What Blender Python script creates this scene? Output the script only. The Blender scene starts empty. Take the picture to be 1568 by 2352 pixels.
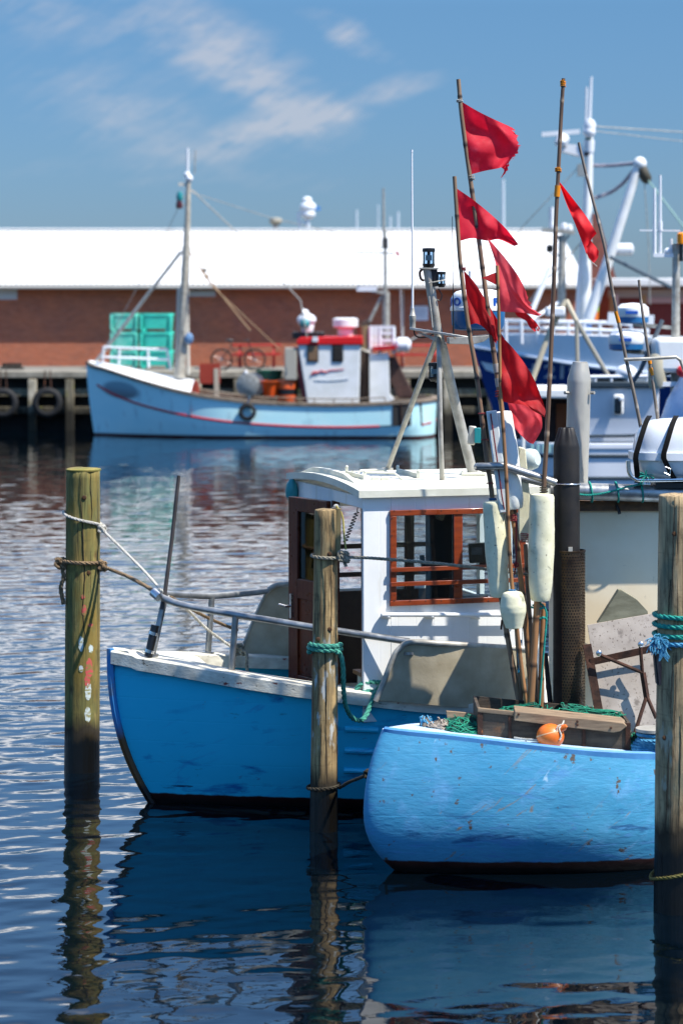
EXPOSURE, SUN, SKY = 0.8, 4.5, 0.12
WAVE = .042
SKYT = [(.168, .248, .43, 1), (.22, .34, .47, 1), (.66, .95, 1.2, 1)]
CLOUD = (3.0, 3.05, 3.35, 1)
WATERC = (.0006, .0022, .004, 1)
import bpy, math, random
import numpy as np
from mathutils import Vector, Matrix, noise, bvhtree
random.seed(7); rng = np.random.default_rng(7)
SC = bpy.context.scene
COL = SC.collection
R = math.radians
PI = math.pi
# The camera stands on a quay, 3.93 m above the water, looking level along +Y with an 85 mm lens (shifted down).
F, H, CU, VH = 5553.0, 3.93, 784.0, 700.0
def P(u, v, Y): return Vector(((u-CU)/F*Y, Y, H-(v-VH)/F*Y))      # a point of the place seen at (u, v), Y metres away
def S(px, Y): return px*Y/F
def ip(x, pts):
    if x <= pts[0][0]: return pts[0][1]
    for (a, b), (c, d) in zip(pts, pts[1:]):
        if x <= c: return b+(d-b)*(x-a)/(c-a)
    return pts[-1][1]
def sm(x, pts):                                                    # the same, smoothed
    h = .06*(pts[-1][0]-pts[0][0])
    return (ip(x-h, pts)+2*ip(x, pts)+ip(x+h, pts))/4
def catmull(pts, n=8):
    pts = [Vector(p) for p in pts]
    if len(pts) < 3:
        return [pts[0].lerp(pts[-1], i/n) for i in range(n+1)]
    out = []
    q = [2*pts[0]-pts[1]]+pts+[2*pts[-1]-pts[-2]]
    for i in range(1, len(q)-2):
        p0, p1, p2, p3 = q[i-1:i+3]
        for k in range(n):
            t = k/n
            out.append(.5*(2*p1+(p2-p0)*t+(2*p0-5*p1+4*p2-p3)*t*t+(3*p1-p0-3*p2+p3)*t**3))
    return out+[pts[-1]]
def resample(pts, step):
    L = [0]
    for a, b in zip(pts, pts[1:]): L.append(L[-1]+(b-a).length)
    n = max(2, int(L[-1]/step)); out = []; j = 0
    for i in range(n+1):
        s = L[-1]*i/n
        while j < len(L)-2 and L[j+1] < s: j += 1
        d = L[j+1]-L[j]
        out.append(pts[j].lerp(pts[j+1], (s-L[j])/d if d > 1e-9 else 0))
    return out
def frames(pts):
    fr = []; prev = None
    for i, p in enumerate(pts):
        t = (pts[min(i+1, len(pts)-1)]-pts[max(i-1, 0)])
        t = t.normalized() if t.length > 1e-9 else Vector((0, 0, 1))
        if prev is None:
            a = Vector((0, 0, 1)) if abs(t.z) < .9 else Vector((1, 0, 0))
            x = t.cross(a).normalized()
        else:
            x = prev-t*prev.dot(t); x = x.normalized() if x.length > 1e-6 else t.orthogonal().normalized()
        prev = x; fr.append((t, x, t.cross(x)))
    return fr

INV = {}
class MB:
    def __init__(s): s.v = []; s.f = []; s.ring = None
    def add(s, vs, fs):
        o = len(s.v); s.v += [Vector(v) for v in vs]; s.f += [tuple(i+o for i in f) for f in fs]; return s
    def box(s, c, d, M=None):
        M = M or Matrix.Identity(3); c = Vector(c)
        vs = [c+M@Vector((d[0]/2*x, d[1]/2*y, d[2]/2*z)) for x in (-1, 1) for y in (-1, 1) for z in (-1, 1)]
        return s.add(vs, [(0, 1, 3, 2), (4, 6, 7, 5), (0, 4, 5, 1), (2, 3, 7, 6), (0, 2, 6, 4), (1, 5, 7, 3)])
    def beam(s, a, b, w, h, up=(0, 0, 1)):
        a, b = Vector(a), Vector(b); t = (b-a); L = t.length; t.normalize(); up = Vector(up)
        x = t.cross(up); x = x.normalized() if x.length > 1e-5 else t.orthogonal().normalized(); z = x.cross(t)
        return s.box((a+b)/2, (w, L, h), Matrix((x, t, z)).transposed())
    def tube(s, pts, r, n=10, caps=True, close=False):
        pts = [Vector(p) for p in pts]; k = len(pts)
        rs = list(r) if hasattr(r, '__len__') else [r]*k
        fr = frames(pts); vs = []; fs = []
        for p, (t, x, y), q in zip(pts, fr, rs):
            vs += [p+x*math.cos(2*PI*i/n)*q+y*math.sin(2*PI*i/n)*q for i in range(n)]
        for j in range(k-1):
            for i in range(n):
                fs.append((j*n+i, j*n+(i+1) % n, (j+1)*n+(i+1) % n, (j+1)*n+i))
        if close:
            for i in range(n): fs.append(((k-1)*n+i, (k-1)*n+(i+1) % n, (i+1) % n, i))
        elif caps: fs += [tuple(range(n))[::-1], tuple((k-1)*n+i for i in range(n))]
        return s.add(vs, fs)
    def lathe(s, prof, o, axis=(0, 0, 1), n=20, mod=None, caps=True):
        z = Vector(axis).normalized(); x = z.orthogonal().normalized() if abs(z.z) < .999 else Vector((1, 0, 0)); y = z.cross(x)
        o = Vector(o); vs = []; fs = []
        for r, h in prof:
            for i in range(n):
                a = 2*PI*i/n; q = r*(mod(a, h) if mod else 1)
                vs.append(o+z*h+x*math.cos(a)*q+y*math.sin(a)*q)
        for j in range(len(prof)-1):
            for i in range(n): fs.append((j*n+i, j*n+(i+1) % n, (j+1)*n+(i+1) % n, (j+1)*n+i))
        if caps: fs += [tuple(range(n))[::-1], tuple((len(prof)-1)*n+i for i in range(n))]
        return s.add(vs, fs)
    def prism(s, poly, vec):
        poly = [Vector(p) for p in poly]; vec = Vector(vec); n = len(poly)
        return s.add(poly+[p+vec for p in poly], [tuple(range(n)), tuple(range(2*n-1, n-1, -1))]+[(i, i+n, (i+1) % n+n, (i+1) % n) for i in range(n)])
    def grid(s, rows, close=False):
        m = len(rows[0]); vs = [p for r in rows for p in r]; fs = []
        for j in range(len(rows)-1):
            for i in range(m-1 if not close else m):
                fs.append((j*m+i, j*m+(i+1) % m, (j+1)*m+(i+1) % m, (j+1)*m+i))
        return s.add(vs, fs)
    def ball(s, c, r, sc=(1, 1, 1), n=16, k=10):
        rows = []
        for j in range(k+1):
            b = -PI/2+PI*j/k
            rows.append([Vector(c)+Vector((math.cos(b)*math.cos(2*PI*i/n)*r*sc[0], math.cos(b)*math.sin(2*PI*i/n)*r*sc[1], math.sin(b)*r*sc[2])) for i in range(n)])
        return s.grid(rows, True)
    def rope(s, pts, r, pitch=None, smooth=8, n=5, fuzz=0):
        c = catmull(pts, smooth) if smooth else [Vector(p) for p in pts]
        pitch = pitch or r*7
        c = resample(c, max(pitch/7, .012)); fr = frames(c); d = 0; paths = [[], [], []]
        for i, (p, (t, x, y)) in enumerate(zip(c, fr)):
            if i: d += (c[i]-c[i-1]).length
            for k in range(3):
                a = 2*PI*(d/pitch+k/3)
                paths[k].append(p+(x*math.cos(a)+y*math.sin(a))*r*.52)
        for q in paths: s.tube(q, r*.56, n)
        return s
    def build(s, name, mat, parent=None, bevel=0, smooth=True, ang=38, loc=None, label=None, cat=None, group=None, kind=None):
        me = bpy.data.meshes.new(name)
        if parent is not None: inv = INV[parent]
        else:
            if loc is None:
                vs = s.v; loc = Vector((sum(v.x for v in vs)/len(vs), sum(v.y for v in vs)/len(vs), min(v.z for v in vs)))
            inv = Matrix.Translation(-Vector(loc))
        me.from_pydata([inv@v for v in s.v], [], s.f); me.update()
        import bmesh
        bm = bmesh.new(); bm.from_mesh(me); bmesh.ops.recalc_face_normals(bm, faces=bm.faces); bm.to_mesh(me); bm.free()
        if smooth:
            me.shade_smooth(); me.set_sharp_from_angle(angle=R(ang))
        if s.ring is not None:
            at = me.attributes.new('ring', 'FLOAT', 'POINT'); at.data.foreach_set('value', s.ring)
        o = bpy.data.objects.new(name, me); COL.objects.link(o); me.materials.append(mat)
        if parent is not None:
            o.parent = parent; INV[o] = inv
        else:
            o.location = loc; INV[o] = inv
        if bevel:
            b = o.modifiers.new('bevel', 'BEVEL'); b.width = bevel; b.segments = 2; b.limit_method = 'ANGLE'; b.angle_limit = R(40); b.harden_normals = False
        return tag(o, label, cat, group, kind)
def tag(o, label=None, cat=None, group=None, kind=None):
    for k, v in (('label', label), ('category', cat), ('group', group), ('kind', kind)):
        if v: o[k] = v
    return o
def thing(name, label, cat, loc, rotz=0, group=None):
    o = bpy.data.objects.new(name, None); COL.objects.link(o); o.location = loc; o.rotation_euler = (0, 0, rotz); o.empty_display_size = .2
    INV[o] = (Matrix.Translation(Vector(loc))@Matrix.Rotation(rotz, 4, 'Z')).inverted()
    return tag(o, label, cat, group)
def mb(): return MB()
def text_mesh(txt, size, depth=.004, bold=0):
    cu = bpy.data.curves.new('lettering', 'FONT'); cu.body = txt; cu.size = size; cu.extrude = depth; cu.align_x = 'CENTER'; cu.align_y = 'CENTER'; cu.offset = bold
    o = bpy.data.objects.new('lettering', cu); COL.objects.link(o)
    me = bpy.data.meshes.new_from_object(o.evaluated_get(bpy.context.evaluated_depsgraph_get()))
    vs = [v.co.copy() for v in me.vertices]; fs = [tuple(p.vertices) for p in me.polygons]
    bpy.data.objects.remove(o); bpy.data.curves.remove(cu); bpy.data.meshes.remove(me)
    return vs, fs

# ---------------------------------------------------------------- materials
def C(h):
    h = h.lstrip('#'); q = [int(h[i:i+2], 16)/255 for i in (0, 2, 4)]
    return tuple((c/12.92 if c <= .04045 else ((c+.055)/1.055)**2.4) for c in q)+(1,)
class NT:
    def __init__(s, m): m.use_nodes = True; s.t = m.node_tree; s.n = s.t.nodes; s.l = s.t.links
    def new(s, typ, ins=None, **kw):
        nd = s.n.new(typ)
        for k, v in kw.items(): setattr(nd, k, v)
        for k, v in (ins or {}).items():
            if hasattr(v, 'bl_idname') and hasattr(v, 'links'): s.l.new(v, nd.inputs[k])
            else: nd.inputs[k].default_value = v
        return nd
    def math(s, op, a, b=0.0, c=0.0, clamp=False):
        nd = s.new('ShaderNodeMath', {0: a, 1: b, 2: c}, operation=op, use_clamp=clamp); return nd.outputs[0]
    def mix(s, fac, a, b, mode='MIX'):
        nd = s.new('ShaderNodeMix', data_type='RGBA', blend_type=mode)
        for i, v in ((0, fac), (6, a), (7, b)):
            if hasattr(v, 'bl_idname') and hasattr(v, 'links'): s.l.new(v, nd.inputs[i])
            else: nd.inputs[i].default_value = v
        return nd.outputs[2]
    def ramp(s, x, lo, hi): 
        nd = s.new('ShaderNodeMapRange', {0: x, 1: lo, 2: hi}, clamp=True); return nd.outputs[0]
    def noise(s, vec, scale, detail=5, rough=.55, dist=0):
        return s.new('ShaderNodeTexNoise', {'Vector': vec, 'Scale': scale, 'Detail': detail, 'Roughness': rough, 'Distortion': dist}).outputs[0]
    def mapping(s, vec, scale, rot=(0, 0, 0), loc=(0, 0, 0)):
        return s.new('ShaderNodeMapping', {'Vector': vec, 'Scale': scale, 'Rotation': rot, 'Location': loc}).outputs[0]
def M(name, col, rough=.5, metal=0, col2=None, ns=6, st=(1, 1, 1), lo=.35, hi=.65, spots=None, spots2=None, bump=0, bs=60, bst=None, coat=0, zcol=None, streak=None, groove=None, alpha=None, trans=0, ring=None, rv=.12, spec=.5, det=6, scuff=None):
    m = bpy.data.materials.new(name); N = NT(m); b = N.n['Principled BSDF']
    tc = N.new('ShaderNodeTexCoord').outputs['Object']; geo = N.new('ShaderNodeNewGeometry')
    col = C(col) if isinstance(col, str) else col
    c = None
    if col2:
        c2 = C(col2) if isinstance(col2, str) else col2
        n1 = N.noise(N.mapping(tc, st), ns, det)
        c = N.mix(N.ramp(n1, lo, hi), col, c2)
    else: c = N.mix(0.0, col, col)
    for k, sp in enumerate((spots, spots2)):
        if sp:     # (colour, scale, threshold, softness, stretch)
            n2 = N.noise(N.mapping(tc, sp[4] if len(sp) > 4 else (1, 1, 1), loc=(3.1+k, 1.7, 5.2)), sp[1], 7, .62)
            c = N.mix(N.ramp(n2, sp[2], sp[2]+sp[3]), c, C(sp[0]))
    if scuff:    # (colour, tilt, scale, threshold, softness): long slanting rubs
        for k, (sc_, ti, ss_, th_, so_) in enumerate(scuff):
            v_ = N.mapping(N.mapping(tc, (1, 1, 1), (0, R(ti), 0), (k*3.3, 0, k)), (.22, .22, 1)); n3 = N.noise(v_, ss_, 5, .6, .5); g3 = N.noise(tc, 1.7, 3)
            c = N.mix(N.math('MULTIPLY', N.ramp(n3, th_, th_+so_), N.ramp(g3, .38, .58)), c, C(sc_))
    if ring:
        at = N.new('ShaderNodeAttribute', attribute_name='ring'); c = N.mix(at.outputs['Fac'], c, C(ring))
    pos = N.new('ShaderNodeSeparateXYZ', {0: geo.outputs['Position']})
    zs = zcol or []
    for (z, soft, cc, amp) in zs:       # paint or wet line at world height z
        nn = N.noise(N.mapping(tc, (1, 1, .35)), 7, 5)
        zz = N.math('SUBTRACT', pos.outputs[2], N.math('MULTIPLY', N.math('SUBTRACT', nn, .5), amp))
        c = N.mix(N.ramp(zz, z+soft, z), c, C(cc))
    N.l.new(c, b.inputs['Base Color'])
    b.inputs['Metallic'].default_value = metal
    rn = N.noise(tc, 14, 4); N.l.new(N.new('ShaderNodeMapRange', {0: rn, 1: .3, 2: .7, 3: max(rough-rv, .02), 4: min(rough+rv, 1)}).outputs[0], b.inputs['Roughness'])
    b.inputs['Coat Weight'].default_value = coat; b.inputs['Coat Roughness'].default_value = .12
    b.inputs['Specular IOR Level'].default_value = spec
    nrm = None
    if groove:   # vector for the plank direction, spacing, strength
        axis, sp, stg = groove
        d = N.new('ShaderNodeVectorMath', {0: tc, 1: axis}, operation='DOT_PRODUCT').outputs['Value']
        fr = N.math('FRACT', N.math('DIVIDE', d, sp)); e = N.math('ABSOLUTE', N.math('SUBTRACT', fr, .5))
        hgt = N.ramp(e, .5, .5-.012/sp*.5)
        nrm = N.new('ShaderNodeBump', {'Height': hgt, 'Strength': stg, 'Distance': .006}).outputs[0]
    if bump:
        hh = N.noise(N.mapping(tc, bst or st), bs, 6, .6)
        kw = {'Height': hh, 'Strength': bump, 'Distance': .01}
        if nrm: kw['Normal'] = nrm
        nrm = N.new('ShaderNodeBump', kw).outputs[0]
    if nrm: N.l.new(nrm, b.inputs['Normal'])
    if trans:
        out = N.n['Material Output']; tr = N.new('ShaderNodeBsdfTranslucent', {'Color': c})
        mx = N.new('ShaderNodeMixShader', {0: trans, 1: b.outputs[0], 2: tr.outputs[0]}); N.l.new(mx.outputs[0], out.inputs[0])
    return m
def glass(name, tint='#dfe8ea', fac=.9, rough=.02):
    m = bpy.data.materials.new(name); N = NT(m); N.n.remove(N.n['Principled BSDF'])
    g = N.new('ShaderNodeBsdfGlossy', {'Color': (1, 1, 1, 1), 'Roughness': rough}); t = N.new('ShaderNodeBsdfTransparent', {'Color': C(tint)})
    fr = N.new('ShaderNodeFresnel', {0: 1.45}); mx = N.new('ShaderNodeMixShader', {0: fr.outputs[0], 1: t.outputs[0], 2: g.outputs[0]})
    N.l.new(mx.outputs[0], N.n['Material Output'].inputs[0]); return m

m_white = M('white paint', '#e9e9e6', .42, col2='#dcdcd6', ns=3, bump=.06, bs=70, spots=('#b9b2a2', 9, .68, .08))
m_wall = M('white boarded paint', '#ececea', .4, col2='#e2e3e0', ns=2.5, bump=.05, bs=60, groove=((1, 0, 0), .145, .22), spots=('#a89a86', 60, .72, .03), spots2=('#cfc8b6', 4, .58, .16, (2.5, 2.5, .2)))
m_cream = M('cream deck paint', '#d9d7c6', .55, col2='#c8c6b4', ns=5, bump=.12, bs=45, spots=('#8c6b4c', 14, .70, .04))
m_gun = M('weathered cream paint', '#d8d4c4', .6, col2='#b9b3a2', ns=5, st=(1, 3, 3), bump=.3, bs=26, bst=(.4, 3, 3), spots=('#7a2a24', 7, .63, .03, (.5, 2, 2)), spots2=('#6d675c', 12, .64, .05, (.5, 2, 2)))
m_blue1 = M('deep blue hull paint', (.016, .50, .72, 1), .45, col2=(.028, .54, .76, 1), ns=1.2, groove=((0, 0, 1), .17, .12), bump=.10, bs=9, bst=(1, 1, 2.2), spots=('#3f86b0', 5, .68, .05, (1, 1, 3)), scuff=[('#1272ac', 6, 8, .56, .12), ('#2f8fc4', 30, 9, .60, .14), ('#6f9fb8', 12, 22, .71, .03), ('#123f62', 4, 14, .67, .05)], spots2=('#5a5548', 16, .735, .02, (.6, 1, 1)), zcol=[(.075, .012, '#33100c', .03), (.02, .05, '#0c0605', .03)], rv=.08)
m_blue2 = M('worn blue hull paint', (.044, .27, .46, 1), .55, col2=(.075, .33, .52, 1), ns=2.2, st=(1, 1, 1.5), bump=.4, bs=16, bst=(.7, .7, 2.2), groove=((0, 0, 1), .21, .10), spots=('#6aa6d2', 4.2, .56, .2, (1, 1, .8)), spots2=('#5b5046', 11, .645, .03, (1, 1, .8)), scuff=[('#7ab0d8', 38, 9, .58, .2), ('#a9cbe2', 52, 20, .70, .06), ('#2a648f', 5, 12, .57, .1), ('#8b7a66', 42, 13, .63, .05), ('#6e5a4a', -8, 30, .70, .03), ('#4f8fc0', 0, 22, .56, .1)], zcol=[(.085, .012, '#34100c', .03), (.03, .05, '#0d0706', .03)], rv=.1)
m_deck2 = M('pale blue deck paint', '#bcd3e6', .5, col2='#a9c4dc', ns=5, bump=.1, spots=('#6a5a4a', 12, .70, .03))
m_alu = M('dull aluminium', '#a9aaa8', .38, .75, col2='#7d7e7e', ns=9, st=(1, 1, 1), spots=('#3d3d3f', 7, .69, .04), bump=.05)
m_galv = M('painted mast grey', '#b5b1a6', .5, .25, col2='#8f8a7f', ns=10, spots=('#8a6a48', 12, .66, .05), bump=.12)
m_grey = M('grey weathered sheet', '#ab9f86', .75, col2='#92866c', ns=5, bump=.15, bs=50, spots=('#5e513c', 8, .66, .08), spots2=('#a29a86', 3, .6, .15))
m_brown = M('dark varnished mahogany', '#5c2a18', .35, col2='#42190e', ns=4, st=(8, 8, .6), spec=.3)
m_frame = M('red varnished wood', '#8a3a14', .35, col2='#6f2a0e', ns=5, st=(1, 6, 6), coat=.4)
m_dark = M('dark interior', '#33261f', .6, col2='#231a15', ns=5)
m_black = M('black plastic', '#141414', .4)
m_rubber = M('black rubber', '#0d0d0e', .75, bump=.2)
m_steel = M('bright steel', '#cfcfcf', .22, 1)
m_rust = M('rusty iron', '#4b2a17', .8, .2, col2='#2b1a12', ns=14, bump=.4, spots=('#a05a22', 8, .66, .06))
m_glass = glass('window glass')
m_lens = glass('lamp lens', '#b9cfe0', rough=.1)
m_bamboo = M('bamboo', '#8d7358', .5, col2='#6a5140', ns=5, st=(6, 6, .35), bump=.1, ring='#2a1c14', coat=.1)
m_bamboo2 = M('pale bamboo', '#a9774a', .45, col2='#84603f', ns=5, st=(6, 6, .35), bump=.1, ring='#3c2616', coat=.15)
m_bamboo3 = M('grey weathered bamboo', '#84796c', .6, col2='#675c50', ns=5, st=(6, 6, .35), bump=.1, ring='#a39a8d')
m_styro = M('weathered styrofoam', '#e2ddbe', .8, col2='#cfcaa8', ns=9, bump=.2, bs=38, spots=('#6f6c58', 40, .64, .05), spots2=('#8f8d74', 7, .60, .12), scuff=[('#77745c', 70, 10, .66, .03), ('#8a866c', -50, 14, .68, .03)])
m_flag = M('red flag cloth', '#e4203c', .75, col2='#b80f26', ns=5, lo=.3, hi=.75, spots=('#e8566a', 3, .56, .2), trans=.45, bump=.12, bs=35)
m_flag2 = M('faded red flag cloth', '#e65560', .75, col2='#c42832', ns=5, lo=.3, hi=.75, spots=('#ea7a80', 3, .56, .2), trans=.48, bump=.12, bs=35)
m_flag3 = M('dark red flag cloth', '#d21c24', .75, col2='#8f0f14', ns=4, lo=.3, hi=.7, trans=.42, bump=.12, bs=35)
m_tape = M('orange tape', '#d9860b', .4)
m_ropew = M('white rope fibre', '#c9c5ba', .9, col2='#a29c8f', ns=40, bump=.4, bs=200)
m_ropeb = M('brown rope fibre', '#8a7253', .9, col2='#5e4b36', ns=40, bump=.4, bs=200)
m_ropeg = M('grey rope fibre', '#97907e', .9, col2='#6b6455', ns=40, bump=.4, bs=200)
m_ropet = M('green rope fibre', '#4f9e88', .85, col2='#2d7a68', ns=30, bump=.4, bs=200)
m_ropeT = M('turquoise rope fibre', '#149882', .8, col2='#0b7e78', ns=25, bump=.4, bs=200)
m_ropec = M('pale blue rope fibre', '#5fa3c0', .85, col2='#2f7fa6', ns=25, bump=.4, bs=200)
m_roped = M('dark tarred rope', '#3c3524', .9, col2='#241f15', ns=30, bump=.4, bs=200)
m_twiner = M('red twine', '#7e2a30', .9)
m_net = M('green net twine', '#0f8a68', .8, col2='#0b6a55', ns=20)
m_net2 = M('pale net twine', '#b8ab9c', .85, col2='#8b7d70', ns=20)
m_boxw = M('weathered box planks', '#9a8266', .8, col2='#6b5946', ns=4, st=(.7, 6, 6), bump=.3, bs=20, bst=(.7, 8, 8), spots=('#3a2416', 5, .63, .1, (.6, 2, 2)))
m_boxd = M('dark stained planks', '#4f4234', .8, col2='#2f261e', ns=4, st=(.7, 6, 6), bump=.3, bs=20, bst=(.7, 8, 8), spots=('#7a4a22', 5, .62, .1, (1, 1, .5)))
m_buoy = M('orange buoy plastic', '#e2741c', .45, col2='#d2601a', ns=5, spots=('#e8b489', 6, .62, .1, (1, 1, 1)), coat=.1)
m_beige = M('beige shelter panel', '#efdfc0', .7, col2='#e6d2ae', ns=2, bump=.05, spots=('#8d8272', 9, .69, .06, (1, 1, .35)), spots2=('#a69a88', 4, .66, .1, (.4, 1, 2)))
m_speck = M('speckled plastic sheet', '#b5a99c', .75, col2='#9a8e82', ns=5, spots=('#5e5248', 48, .60, .05), spots2=('#7d7268', 9, .60, .1), bump=.1)
m_beam = M('brown wood strip', '#6b4b2c', .7, col2='#46301c', ns=4, st=(.6, 8, 8), bump=.2)
m_stack = M('sooty black steel', '#191716', .6, .3, col2='#26221f', ns=5, spots=('#8d8a80', 45, .73, .02), bump=.1)
m_perf = M('perforated brown steel', '#6a5640', .45, .7, col2='#3a2d24', ns=5, spots=('#211a16', 6, .62, .1))
m_pipe = M('grey zinc pipe', '#bdb9ae', .5, .3, col2='#a5a196', ns=5, st=(1, 1, .4), spots=('#6a5a48', 14, .70, .03), bump=.06)
m_raft = M('white raft fibreglass', '#e6e8ea', .3, col2='#d9dcdf', ns=3, coat=.3, spots=('#9a958c', 9, .71, .03))
m_strap = M('black webbing', '#070606', .75, bump=.3, bs=300, spec=.15)
m_dome = M('radome white', '#e8e8e6', .35, coat=.2)
m_domeb = M('radome blue', '#1d5f90', .35, coat=.2)
m_letb = M('blue lettering', '#1550a8', .4)
m_letw = M('white lettering', '#e4e6e8', .5)
m_whip = M('white whip antenna', '#e2e3e4', .35)
m_red = M('red paint', '#b3161b', .4)
m_teal = M('teal plastic', '#1f7f82', .4)
# ---------------------------------------------------------------- camera, sun, sky
cam = bpy.data.cameras.new('camera'); co = bpy.data.objects.new('camera', cam); COL.objects.link(co)
co.location = (0, 0, H); co.rotation_euler = (R(90), 0, 0)
cam.sensor_fit = 'VERTICAL'; cam.sensor_height = 36; cam.sensor_width = 24; cam.lens = 36*F/2352
cam.shift_y = -(1176-VH)/2352; cam.clip_end = 6000; cam.clip_start = .5
cam.dof.use_dof = True; cam.dof.focus_distance = 18.2; cam.dof.aperture_fstop = 2.0; cam.dof.aperture_blades = 9
SC.camera = co
SC.view_settings.view_transform = 'Standard'; SC.view_settings.look = 'None'; SC.view_settings.exposure = EXPOSURE; SC.view_settings.gamma = 1
SC.cycles.use_denoising = True; SC.cycles.max_bounces = 8; SC.cycles.transparent_max_bounces = 12; SC.cycles.caustics_reflective = False; SC.cycles.caustics_refractive = False
SC.cycles.sample_clamp_indirect = 6
AZ, EL = R(61), R(57.5)
sd = Vector((math.sin(AZ)*math.cos(EL), -math.cos(AZ)*math.cos(EL), math.sin(EL)))
sun = bpy.data.lights.new('sun', 'SUN'); sun.energy = SUN; sun.angle = R(.5); sun.color = (1, .955, .88)
so = bpy.data.objects.new('sun', sun); COL.objects.link(so); so.rotation_euler = (-sd).to_track_quat('-Z', 'Y').to_euler(); so.location = (30, -20, 40)
w = bpy.data.worlds.new('World'); SC.world = w; w.use_nodes = True
N = NT(w); bg = N.n['Background']; bg.inputs[1].default_value = SKY
sky = N.new('ShaderNodeTexSky', sky_type='NISHITA', sun_disc=False, sun_elevation=EL, sun_rotation=math.atan2(sd.x, sd.y), altitude=0, air_density=1.0, dust_density=.25, ozone_density=2.2)
d = N.new('ShaderNodeTexCoord').outputs['Generated']; sx = N.new('ShaderNodeSeparateXYZ', {0: d})
yy = N.math('MAXIMUM', sx.outputs[1], .05)
nz = N.new('ShaderNodeTexNoise', {'Vector': N.mapping(d, (1, 1, 2.6)), 'Scale': 18, 'Detail': 7, 'Roughness': .6})
nb = N.new('ShaderNodeTexNoise', {'Vector': N.mapping(d, (1, 1, 3), (0, R(-25), 0)), 'Scale': 40, 'Detail': 7, 'Roughness': .62}).outputs[0]
wob = N.math('MULTIPLY', N.math('SUBTRACT', nz.outputs[0], .5), 150)
uu = N.math('ADD', N.math('MULTIPLY_ADD', N.math('DIVIDE', sx.outputs[0], yy), F, CU), wob)
nz2 = N.noise(N.mapping(d, (1, 1, 2.2), loc=(4, 2, 7)), 22, 6)
vv = N.math('ADD', N.math('MULTIPLY_ADD', N.math('DIVIDE', sx.outputs[2], yy), -F, VH), N.math('MULTIPLY', N.math('SUBTRACT', nz2, .5), 110))
tot = None
for (cu_, cv_, a, b, rot, stg) in ((120, 40, 300, 62, 12, .55), (530, 125, 240, 68, 33, .95), (560, 190, 170, 30, 20, .5), (760, 250, 250, 24, -15, .75), (600, 320, 210, 30, -18, .6), (806, 88, 95, 26, 26, .95), (250, 225, 210, 62, 14, .6), (330, 310, 260, 50, 8, .35), (620, 410, 260, 24, 4, .22), (60, 380, 220, 50, 5, .2), (1350, 470, 260, 30, -4, .2)):
    c_, s_ = math.cos(R(rot)), math.sin(R(rot))
    du = N.math('SUBTRACT', uu, cu_); dv = N.math('SUBTRACT', vv, cv_)
    A = N.math('ADD', N.math('MULTIPLY', du, c_/a), N.math('MULTIPLY', dv, s_/a)); B = N.math('ADD', N.math('MULTIPLY', du, -s_/b), N.math('MULTIPLY', dv, c_/b))
    g = N.math('MULTIPLY', N.math('EXPONENT', N.math('MULTIPLY', N.math('ADD', N.math('MULTIPLY', A, A), N.math('MULTIPLY', B, B)), -.8)), stg)
    tot = g if tot is None else N.math('ADD', tot, g)
front = N.ramp(sx.outputs[1], .3, .6)
nc = N.noise(N.mapping(N.mapping(d, (1, 1, 1), (0, R(28), 0)), (.45, 1, 2.4)), 60, 8, .66, .6)
tot = N.math('MULTIPLY', N.math('MULTIPLY', tot, N.math('ADD', N.math('MULTIPLY', N.ramp(nb, .28, .66), .55), N.math('MULTIPLY', N.ramp(nc, .34, .64), .55))), front)
# scattered thin cloud higher up, out of frame but mirrored in the water
hi = N.math('MULTIPLY', N.ramp(N.noise(N.mapping(d, (1, 1, 2.2)), 4.2, 8, .6), .37, .57), N.math('MULTIPLY', N.ramp(sx.outputs[2], .34, .48), front))
band = N.math('MULTIPLY', N.math('MULTIPLY', N.ramp(sx.outputs[2], .128, .15), N.ramp(sx.outputs[2], .195, .165)), N.math('MULTIPLY', N.ramp(N.noise(N.mapping(d, (1, 1, 4), loc=(2, 2, 2)), 7, 8, .6), .42, .56), front))
hi = N.math('MAXIMUM', hi, N.math('MULTIPLY', band, .75))
cl = N.math('MULTIPLY', N.math('POWER', N.ramp(tot, .10, .85), 1.15), .62)
el = N.ramp(sx.outputs[2], 0, .35)
rp = N.new('ShaderNodeValToRGB', {0: el}); e = rp.color_ramp.elements
e[0].position = 0; e[0].color = SKYT[0]; e[1].position = .68; e[1].color = SKYT[2]
q = e.new(.35); q.color = SKYT[1]
skyc = N.mix(1.0, sky.outputs[0], rp.outputs[0], 'MULTIPLY')
N.l.new(N.mix(N.math('MULTIPLY', hi, .85), N.mix(cl, skyc, CLOUD), (15, 14.6, 14.4, 1)), bg.inputs[0])

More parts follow.
